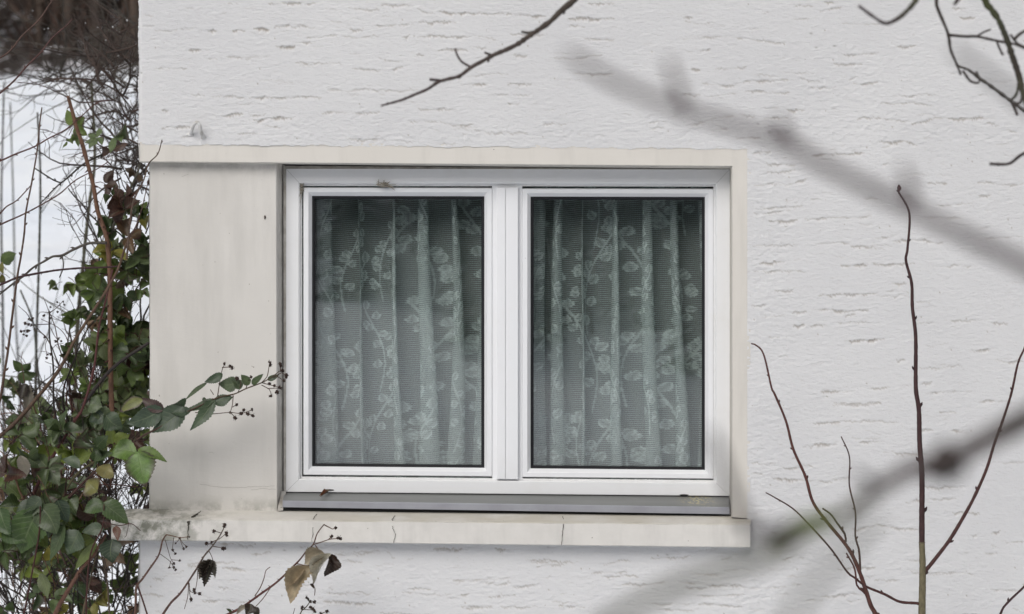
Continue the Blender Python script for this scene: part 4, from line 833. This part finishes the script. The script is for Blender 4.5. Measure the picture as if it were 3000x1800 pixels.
bs = one('berry_stalk', 'dead black stalk carrying clusters of dried berries against the snow', 'stalk', [([(180, 1330), (172, 1264), (158, 1187), (157, 1119), (155, 1059), (145, 985), (145, 917)], .02, 3.4, 2.2, DARK), ([(150, 1015), (131, 983), (98, 965)], .02, 1.2, 1, BROWN), ([(145, 950), (98, 952)], .02, 1.4, 1.2, DARK), ([(145, 917), (165, 903), (185, 882)], .02, 1.3, 1, BROWN), ([(145, 917), (118, 915), (110, 930)], .02, 1, .8, BROWN), ([(145, 985), (133, 1010), (137, 1040)], .02, 1, .8, BROWN), ([(148, 960), (160, 985), (172, 998)], .02, 1, .8, BROWN), ([(200, 1018), (195, 990), (170, 960), (120, 935)], .02, 1.4, .9, BROWN)])
for a, b_ in [(250, 255), (285, 245), (270, 262), (220, 290), (250, 300), (270, 305), (185, 358), (210, 360), (235, 358), (250, 352), (205, 390), (232, 398), (497, 108), (550, 100), (560, 128), (500, 190), (440, 150), (380, 220), (440, 245), (430, 195), (485, 445), (508, 420), (533, 445), (390, 410), (410, 560), (435, 560), (405, 592)]:
    berry(bs, a / 2.968, 850 + b_ / 2.968, .02, 4.4)
for (bp, tp, w, c) in [((78, 1125), (62, 1175), 30, (.03, .02, .018)), ((82, 1128), (78, 1235), 28, (.14, .12, .10)), ((88, 1130), (92, 1190), 26, (.025, .018, .018))]:
    leaf_child(bs, bp, tp, w, c, .0, fold=.7, serr=.25)

# leafy bramble bushes: stems and foliage
def bush(label, regions, ystart, yend, nst, twcol=BROWN):
    o_ = plant('bramble_bush', (P(regions[0][0], 0, 0)[0], (ystart + yend) / 2, -2.5), label, 'bush', 'bramble bushes left of the house')
    stm = MB(); lf_ = MB()
    for (x0, y0, x1, y1, k, size) in regions:
        for i in range(k):
            px, py = rng.uniform(x0, x1), rng.uniform(y0, y1); yy = rng.uniform(ystart, yend); p = P(px, py, yy)
            a = rng.uniform(0, 6.28); d = (math.cos(a), rng.normal(-.3, .4), math.sin(a) * .7)
            compound(lf_, stm, p, d, pxr(size * rng.uniform(.7, 1.25), yy), 3 if rng.random() < .7 else 5)
    low = [q for q in regions if q[1] >= 1150]
    for i in range(nst):
        rg = low[rng.integers(len(low))]; px, py = rng.uniform(rg[0] - 60, min(rg[2], 330)), rng.uniform(rg[1], rg[3] + 200); yy = rng.uniform(ystart, yend)
        q, rr, _ = wander(P(px, py, yy), (rng.normal(-.25, .5), rng.normal(0, .15), 1), rng.uniform(.12, .38), pxr(rng.uniform(1.5, 4), 0), .0009, 12, .22, -.02)
        tube(stm, q, rr, [BROWN, RED, (.11, .055, .035), DARK, TANB, TANB][rng.integers(6)], 5, .02)
    tag(stm.build('stem', M_bark, o_), kind='stuff'); f_ = lf_.build('foliage', M_leaf, o_); return o_
bush('leafy bramble bush pressed against the left edge of the cream pillar', [(355, 480, 425, 620, 5, 50), (345, 600, 425, 780, 17, 62), (310, 790, 420, 1150, 46, 64), (225, 900, 330, 1150, 18, 60), (250, 1150, 425, 1300, 18, 66), (140, 385, 340, 470, 6, 50), (275, 535, 330, 570, 2, 55)], .12, .42, 26)
bush('broad-leaved bramble bush filling the lower left corner in front of the ledge end', [(0, 1290, 120, 1500, 10, 74), (30, 1430, 230, 1640, 10, 90), (180, 1440, 300, 1590, 6, 76), (0, 1560, 90, 1620, 4, 70), (110, 1250, 300, 1380, 9, 68)], -.18, .05, 14)
bush('half-dead bramble thicket behind the leaves at the bottom left', [(0, 1230, 420, 1420, 40, 60), (0, 1420, 420, 1640, 48, 62), (0, 1640, 420, 1860, 44, 60), (0, 790, 60, 860, 2, 60), (160, 760, 260, 860, 3, 50), (0, 1080, 120, 1200, 6, 56), (230, 1050, 420, 1230, 14, 60)], .5, 1.5, 190)
# hero leaves of the lower left bush
hb = plant('bramble_shoot', P(150, 1700, -.2), 'bramble leaves as broad as a hand low in the left corner beside the ledge end', 'bramble', 'bramble canes around the house corner')
st = MB(); trace(st, [(60, 1850), (90, 1700), (115, 1560), (118, 1484)], -.2, 3, 2, RED); trace(st, [(250, 1850), (262, 1640), (300, 1545), (305, 1478)], -.2, 3, 1.6, RED); trace(st, [(300, 1530), (350, 1540), (385, 1535), (412, 1556)], -.2, 1.6, 1, RED); trace(st, [(378, 1530), (370, 1570), (365, 1575)], -.2, 1, .8, BROWN)
st.build('stem', M_bark, hb)
for (bp, tp, w, c, kw) in [((112, 1490), (60, 1622), 98, (.055, .095, .025), {}), ((118, 1482), (166, 1566), 80, (.058, .085, .034), {}), ((112, 1478), (40, 1515), 50, (.055, .078, .045), {}), ((120, 1460), (72, 1500), 50, (.060, .082, .052), {}), ((168, 1465), (200, 1530), 46, (.032, .055, .030), {}), ((305, 1478), (245, 1500), 46, (.050, .085, .024), {'normal': (0, -1, .5)}), ((300, 1474), (376, 1535), 56, (.055, .088, .030), {'normal': (.2, -1, .5)}), ((232, 1555), (200, 1625), 74, (.065, .092, .055), {}), ((190, 1540), (146, 1645), 40, (.065, .095, .042), {}), ((305, 1550), (240, 1560), 36, (.062, .085, .052), {}), ((282, 1590), (218, 1672), 26, (.12, .15, .045), {}), ((330, 1580), (330, 1650), 60, (.030, .048, .028), {}), ((0, 1490), (30, 1570), 60, (.05, .09, .028), {}), ((5, 1560), (80, 1590), 50, (.055, .095, .03), {}), ((120, 1680), (140, 1755), 38, (.11, .13, .06), {}), ((285, 1440), (252, 1408), 60, (.18, .17, .05), {'edge': (.09, .06, .04)}), ((300, 1400), (320, 1358), 50, (.20, .17, .06), {}), ((235, 1370), (180, 1345), 30, (.07, .10, .055), {}), ((60, 1335), (72, 1405), 34, (.24, .21, .18), {}), ((270, 1205), (336, 1240), 40, (.085, .115, .05), {}), ((262, 1185), (300, 1195), 52, (.09, .12, .06), {}), ((305, 1215), (262, 1235), 44, (.035, .06, .03), {}), ((310, 1215), (360, 1255), 54, (.045, .07, .035), {})]:
    leaf_child(hb, bp, tp, w, c, -.19, **kw)
leaf_child(hb, (338, 1542), (345, 1586), 22, (.12, .05, .035), -.2, label='small rust brown dead leaf')
# bare thickets behind (out of focus): grey lichen-covered shrub and dark twigs
def thicket(name, label, cat, boxes, col, y0, y1, r, L_, sub=6, group=None):
    o_ = plant(name, (P(250, 0, y1)[0], (y0 + y1) / 2, -2.4), label, cat, group); m = MB()
    for (bx0, by0, bx1, by1, k, vert) in boxes:
        for i in range(k):
            yy = rng.uniform(y0, y1); p = P(rng.uniform(bx0, bx1), rng.uniform(by0, by1), yy); a = rng.normal(0, .5) + (0 if vert else rng.choice([-1, 1]) * 1.1)
            q, rr, d = wander(p, (math.sin(a), rng.normal(0, .3), math.cos(a)), L_ * rng.uniform(.5, 1.3), pxr(r * rng.uniform(.6, 1.3), yy), pxr(r * .3, yy), 9, .28)
            c = np.array(col) * rng.uniform(.6, 1.5); tube(m, q, rr, c, 5, .03)
            for j in range(sub):
                k0 = rng.integers(1, 9); a2 = rng.uniform(-1.2, 1.2); q2, r2, _ = wander(q[k0], d + np.array([math.sin(a2) * 1.3, rng.normal(0, .4), rng.normal(.1, .7)]), L_ * rng.uniform(.12, .4), rr[k0] * .6, pxr(r * .22, yy), 5, .35)
                tube(m, q2, r2, c, 4, .03)
    m.build('branch', M_bark, o_); return o_
M_drop = simple('drop_glint', (.70, .70, .72), .2, .6)  # pale opaque colour stands in for the glints on the drops
sh1 = thicket('bare_shrub', 'tangled bare shrub with lichen-grey twigs between the house corner and the snow', 'shrub', [(300, 210, 430, 400, 20, False), (170, 190, 380, 290, 13, False), (40, 210, 200, 280, 5, False), (330, 60, 430, 230, 22, False), (340, 400, 430, 580, 10, True)], (.05, .042, .034), 2.5, 4.6, 2.6, .62, 7)
drops = [(250,68),(286,82),(297,82),(330,80),(352,96),(130,86),(141,84),(348,165),(148,138),(133,150),(282,208),(310,118),(180,155),(398,126),(95,32),(372,60)]
for dx_, dy_ in drops:
    m = MB(); ball(m, P(dx_, dy_, 2.2), pxr(rng.uniform(1.3, 2.6), 2.2), (1, 1, 1), jit=.05); m.build('water_drop', M_drop, sh1)
thicket('bare_shrub', 'brown brushwood crowding the wall edge between the dark wood and the lintel', 'shrub', [(330, 90, 425, 560, 34, False), (250, 150, 400, 340, 16, False)], (.045, .030, .024), .8, 1.8, 3.2, .30, 7)
thicket('bare_shrub', 'dark leafless shrub of upright stems rising behind the brambles', 'shrub', [(0, 1480, 430, 1850, 150, True), (60, 1200, 430, 1500, 60, True), (290, 560, 430, 1250, 34, True), (280, 720, 430, 1000, 12, True), (200, 1000, 400, 1200, 12, True), (350, 500, 430, 640, 5, True)], (.035, .026, .022), .5, 1.3, 3.0, .30, 5)
def sapling(label, pts, y, r, col=(.06, .055, .045), n_=8):
    o_ = plant('sapling', P(pts[0][0], pts[0][1], y), label, 'sapling', 'bare saplings on the snowy slope'); m = MB()
    q, rr = trace(m, pts, y, r, r * .55, col, jit=.08)
    for j in range(n_):
        k0 = int(rng.uniform(.15, .95) * len(q)); a = rng.choice([-1, 1]) * rng.uniform(.4, 1.1); q2, r2, _ = wander(q[k0], (math.sin(a), rng.normal(0, .3), math.cos(a)), rng.uniform(.4, 1.1) * (CD + y) / CD * .6, rr[k0] * .45, rr[k0] * .12, 7, .2)
        tube(m, q2, r2, col, 5, .05)
    m.build('stem', M_bark, o_)
sapling('blurred pale sapling at the far left edge of the snow', [(30, 2300), (12, 1300), (8, 900), (4, 600), (12, 240)], 5.0, 5, (.10, .10, .10), 6)
sapling('blurred thin sapling second from the left on the snow', [(70, 2200), (62, 1300), (45, 900), (40, 620), (30, 300)], 6.0, 4, (.10, .10, .10), 7)
sapling('blurred dark sapling standing left of the long twig over the snow', [(90, 2300), (100, 1500), (105, 1080), (116, 700), (118, 500), (110, 330)], 3.0, 5, (.045, .045, .035), 9)
sapling('blurred mossy sapling beside the cut stem', [(200, 2300), (215, 1400), (225, 1000), (245, 760), (262, 600), (278, 460), (268, 240)], 2.4, 7, (.06, .058, .035), 9)
sapling('blurred sapling forking below the berry stalk', [(170, 2300), (140, 1400), (110, 1080), (98, 950), (60, 850)], 2.6, 4.5, (.045, .045, .035), 6)

# saplings in front of the wall at the right
R4 = zmap(2000, 1150, 2.283); R3 = zmap(2100, 500, 2.12); R2 = zmap(2000, 0, 2.473); y = -.35
DR = (.050, .024, .024); s1 = plant('young_tree', P(2701, 2100, y), 'tallest young tree right of the window, dark red above, olive below', 'young tree', 'young trees in front of the wall')
st = MB(); trace(st, [(2690, 3300), (2698, 2300), (2701, 1850)] + R4([(1600, 1484), (1605, 1200), (1600, 1004)]), y, 14, 8.6, [(.10, .09, .055), (.14, .12, .07)], sides=10, jit=.02)
q, rr = trace(st, R4([(1600, 1020), (1600, 800), (1600, 550), (1585, 340), (1580, 120), (1562, 0)]) + R3([(1235, 1280), (1235, 1030), (1215, 850), (1210, 700), (1175, 560), (1185, 480), (1195, 265), (1128, 130), (1131, 90)]), y, 8.6, 2.4, DR, sides=10, jit=.03)
buds(st, q, rr * .75, (.035, .016, .018), .12); tube(st, [P(2633, 560, y), P(2637, 551, y), P(2633, 541, y)], [pxr(3.6, y), pxr(4.2, y), pxr(.8, y)], (.05, .016, .018), 6, .003)
ball(st, P(2701, 1590, y), pxr(9.6, y), (.10, .08, .05), (1, 1, .5), .05, 10, 7)
for L_, r0, r1 in ((R4([(1600, 1215), (1635, 1180), (1700, 1100), (1790, 980), (1880, 830), (1950, 700), (2030, 520), (2090, 330), (2150, 160), (2200, 0)]) + R3([(1835, 1320), (1870, 1200), (1908, 1110), (1950, 1000)])[1:], 6.5, 2.6), (R4([(1590, 1415), (1560, 1410), (1450, 1400), (1350, 1350), (1230, 1300), (1150, 1240), (1100, 1200), (990, 1045), (860, 900), (740, 780), (610, 700), (555, 670)]), 4.6, 1.7)):
    q, rr = trace(st, L_, y, r0, r1, (.060, .025, .022), sides=8, jit=.04); buds(st, q, rr * .8, (.045, .02, .02), .13)
ball(st, P(*R4([(1622, 1200)])[0], y), pxr(8, y), (.05, .03, .025), (1, 1, 1.2), .1)
st.build('stem', M_bark, s1)
y = -.30
s2 = plant('young_tree', P(2620, 2100, y), 'slender forked young tree between the window and the tallest shoot', 'young tree', 'young trees in front of the wall')
st = MB(); q, rr = trace(st, [(2680, 3300), (2640, 2300), (2580, 1850)] + R4([(1290, 1484), (1260, 1430), (1230, 1340), (1190, 1220), (1140, 1100), (1080, 1005), (960, 860), (870, 730), (820, 560), (740, 380), (690, 190), (610, 0)]) + R3([(340, 1350), (290, 1140), (235, 1080), (213, 1075)]), y, 8, 1.9, [(.10, .085, .05), (.10, .08, .05), (.075, .035, .028), (.09, .035, .028), (.085, .035, .03)], sides=8, jit=.03); buds(st, q, rr * .8, (.06, .03, .025), .10)
for L_, r0, r1, c in (([(1090, 1000), (1085, 950), (1030, 870), (990, 815), (935, 775)], 3.6, 2.4, (.06, .032, .028)), ([(1235, 1360), (1200, 1325), (1165, 1290), (1150, 1180), (1095, 1075)], 3.4, 2.4, (.08, .03, .026)), ([(1188, 1190), (1180, 1060), (1155, 960), (1155, 800), (1115, 620), (1115, 430), (1060, 295)], 3.4, 1.8, (.07, .04, .034))):
    q, rr = trace(st, R4(L_), y, r0, r1, c, sides=8, jit=.04); buds(st, q, rr, c, .09)
st.build('stem', M_bark, s2)
one('young_tree', 'thin twig entering at the bottom right corner in front of the plaster', 'young tree', [(([(2900, 1900)] + R4([(2125, 1484), (2170, 1410), (2283, 1300), (2350, 1220)])), -.3, 4, 3, DR, {'bud': .08})], 'young trees in front of the wall')
# overhanging tree branches, increasingly out of focus
y = -1.7; Zt = zmap(1000, 0, 3.0925)
one('tree_branch', 'slightly blurred bare branch hanging down left above the lintel', 'branch', [
    ([(1900, -260), (1780, -100)] + Zt([(2110, 0), (2000, 90), (1900, 190), (1790, 270), (1700, 330), (1600, 400), (1500, 450), (1380, 500), (1290, 550), (1180, 610), (1070, 690), (960, 720), (870, 750), (780, 810), (660, 860), (570, 900), (470, 930), (360, 960)]), y, 9.5, 3.0, [(.055, .048, .034), (.060, .045, .036), (.065, .045, .042)], {'jit': .10}),
    (Zt([(1170, 608), (1090, 560), (1050, 500), (1030, 440)]), y, 3.8, 2.8, (.06, .04, .036)), (Zt([(1370, 505), (1330, 490), (1295, 475)]), y, 5, 3, (.045, .035, .03)), (Zt([(1340, 520), (1330, 550), (1332, 565)]), y, 5, 3, (.04, .03, .026)),
    (Zt([(1740, 295), (1690, 300), (1630, 288)]), y, 6, 3, (.045, .04, .03)), (Zt([(2030, 70), (2015, 105), (2012, 128)]), y, 6, 4, (.045, .035, .03)), (Zt([(930, 732), (870, 728), (800, 722)]), y, 3.5, 4.5, (.045, .032, .03)), (Zt([(1080, 685), (1060, 712)]), y, 6, 4, (.045, .035, .03)),
    (Zt([(430, 935), (415, 945)]), y, 4.5, 4, (.05, .035, .032)), (Zt([(480, 925), (475, 935)]), y, 4.5, 4, (.05, .035, .032)), (Zt([(590, 885), (575, 900)]), y, 4.5, 4, (.05, .035, .032))])
y = -1.9; MOSS = (.070, .080, .022); BK = (.042, .032, .026)
one('tree_branch', 'mossy green-brown branch with forking twigs in the top right corner', 'branch', [
    ([(2820, -200)] + R2([(2190, 0), (2230, 60), (2290, 150), (2350, 290), (2385, 400), (2420, 500), (2450, 600), (2480, 720)]) + [(3030, 360), (3060, 480)], y, 10, 8, [(.05, .05, .028), MOSS, (.045, .045, .026), BK, MOSS, BK], {'jit': .12, 'sides': 9}),
    ([(2820, -200), (2745, -120)] + R2([(1838, 0), (1850, 70), (1920, 240), (1940, 360), (1985, 470), (2015, 545)]), y, 6.5, 3.6, BK, {'jit': .1}),
    (R2([(1990, 480), (2070, 510), (2150, 570), (2250, 640), (2370, 730), (2480, 810)]), y, 4.2, 5.5, (.042, .036, .026), {'jit': .12}),
    (R2([(1935, 255), (2050, 265), (2130, 265), (2280, 297), (2400, 320), (2490, 355)]), y, 4.6, 3.8, (.042, .032, .028), {'jit': .08}),
    (R2([(2130, 265), (2180, 235), (2232, 214)]), y, 3.4, 3, (.045, .036, .032)), (R2([(2275, 300), (2300, 360), (2322, 402)]), y, 3.4, 3.6, BK),
    (R2([(2030, 515), (2060, 560), (2090, 592), (2140, 603), (2155, 570)]), y, 4, 3.4, BK, {'jit': .12}), (R2([(2125, 520), (2150, 570)]), y, 4, 3, BK), (R2([(2385, 745), (2405, 790), (2425, 838)]), y, 5, 4, BK), (R2([(2375, 730), (2420, 680), (2445, 560), (2440, 600)]), y, 4, 5, (.05, .05, .026)),
    (R2([(2395, 745), (2440, 750), (2460, 690), (2430, 600)]), y, 4, 4, BK), (R2([(2400, 290), (2440, 250), (2490, 220)]), y, 5, 4, BK), (R2([(2375, 250), (2420, 310), (2490, 350)]), y, 3.6, 3.6, BK)])
one('tree_branch', 'short dark twig entering at the right edge above the tall shoot', 'branch', [(R2([(2600, 1060), (2473, 1112), (2430, 1140), (2370, 1185), (2300, 1192), (2225, 1188)]), -1.9, 5, 4.6, (.038, .026, .024), {'jit': .1})])
one('tree_branch', 'blurred V-shaped twig hanging into the top edge right of centre', 'branch', [([(2700, -140)] + R2([(1700, -40), (1670, 30), (1620, 85), (1560, 135), (1470, 170), (1380, 120), (1275, 42)]), -2.3, 9.5, 4.2, [(.07, .08, .03), (.07, .075, .035), (.05, .036, .036), (.06, .045, .046)], {'jit': .1})])
one('tree_branch', 'stubby dark twig tip poking down from the top edge left of the mossy branch', 'branch', [(R2([(2060, -110), (2040, -60), (1990, 5), (1968, 34)]), -2.3, 6, 5, BK)])
ov = lambda L_: [(a * 1.2126, b_ * 1.2126) for a, b_ in L_]
one('tree_branch', 'large soft grey out-of-focus branch sloping down right above and beside the window', 'branch', [
    (ov([(2950, 900), (2700, 750), (2560, 690), (2474, 640), (2330, 570), (2190, 500), (2010, 410), (1880, 340), (1760, 300), (1640, 262), (1520, 215), (1450, 180), (1370, 125)]), -4.95, 26, 13, (.085, .064, .064)),
    (ov([(1665, 290), (1640, 220), (1612, 140)]), -4.9, 19, 11, (.085, .064, .064)), (ov([(1920, 360), (1895, 320), (1880, 280)]), -4.9, 24, 11, (.085, .064, .064)), (ov([(2195, 505), (2200, 460), (2180, 400)]), -4.9, 24, 11, (.085, .064, .064))])
one('tree_branch', 'faint out-of-focus branch crossing behind the mossy twigs at the upper right', 'branch', [(ov([(2700, 420), (2560, 310), (2474, 250), (2400, 190), (2300, 120)]), -4.95, 17, 10, (.07, .06, .062))])
one('tree_branch', 'dark soft out-of-focus branch with a thick knot rising to the right edge', 'branch', [
    (ov([(3100, 760), (2800, 870), (2600, 955), (2474, 1015), (2380, 1065), (2290, 1110), (2200, 1135), (2130, 1175), (2060, 1225), (2000, 1265), (1930, 1285), (1880, 1295)]), -4.83, 44, 9, [(.055, .045, .034), (.06, .058, .032), (.055, .042, .036), (.075, .055, .052), (.10, .115, .045)]),
    (ov([(2310, 1100), (2270, 1130), (2262, 1160)]), -4.8, 58, 40, (.040, .036, .030)), (ov([(2120, 1185), (2100, 1160), (2060, 1140)]), -4.87, 16, 9, (.05, .042, .042)),
    (ov([(2010, 1255), (1930, 1275), (1890, 1310), (1870, 1340)]), -4.85, 30, 34, (.10, .125, .035))])
one('tree_branch', 'out-of-focus twig crossing the lower right corner of the window surround', 'branch', [(ov([(1930, 1290), (1850, 1285), (1810, 1275), (1775, 1200), (1745, 1120), (1715, 1040)]), -4.95, 25, 13, (.05, .044, .046))])
one('tree_branch', 'faint greenish out-of-focus branch along the bottom below the ledge', 'branch', [(ov([(1950, 1290), (1860, 1340), (1760, 1375), (1680, 1400), (1580, 1440), (1440, 1520)]), -5.1, 26, 20, (.075, .075, .045))])
one('tree_branch', 'faint out-of-focus twig dropping to the bottom edge beside the slender forked tree', 'branch', [(ov([(2120, 1240), (2040, 1330), (1960, 1420), (1880, 1540)]), -5.2, 18, 14, (.075, .075, .052))])

bug = MB(); ball(bug, P(776, 637, .034), .0035, (1, 1, 1), (.8, .5, 1.5), .2); tag(bug.build('insect', M_berry), 'tiny dark insect sitting on the upper part of the cream pillar', 'insect')
# ------------------------------------------------------------------ debris on the window
dl = MB(); leaf(dl, P(958, 1440, .075), P(934, 1454, .05), .008, (.20, .075, .04), normal=(0, -.6, 1), fold=.9, curl=1); tube(dl, [P(962, 1437, .08), P(956, 1441, .07), P(938, 1456, .048)], [.003, .0032, .0006], (.14, .06, .04), 6, .004)
tag(dl.build('dead_leaf', M_leaf), 'shrivelled orange brown leaf scrap on the metal sill at the left drain slot', 'leaf')
def web(label, c, w, h, nn, y, clump):
    m = MB()
    for i in range(nn):
        p0 = (c[0] + rng.normal(0, w * .25), c[1] + rng.normal(0, h * .25)); p1 = (c[0] + rng.normal(0, w * .5), c[1] + rng.normal(0, h * .5)); pm_ = ((p0[0] + p1[0]) / 2, (p0[1] + p1[1]) / 2 + rng.uniform(0, h * .3))
        tube(m, [P(*p0, y + rng.normal(0, .002)), P(*pm_, y - .004), P(*p1, y)], [.0007, .0011, .0005], (1, 1, 1), 4, .006)
    for (px, py, r_) in clump: ball(m, P(px, py, y), r_, (1, 1, 1), (1.6, .6, .8), .35)
    tag(m.build('cobweb', M_web), label, 'cobweb')
web('dusty cobweb tangle on the top frame rail of the left sash', (1122, 541), 46, 15, 24, .0835, [(1132, 540, .0045), (1126, 544, .003)])
web('dark dusty cobweb in the upper left inner corner of the window frame', (882, 548), 12, 30, 18, .0945, [(880, 558, .004), (880, 566, .003), (884, 545, .003)])
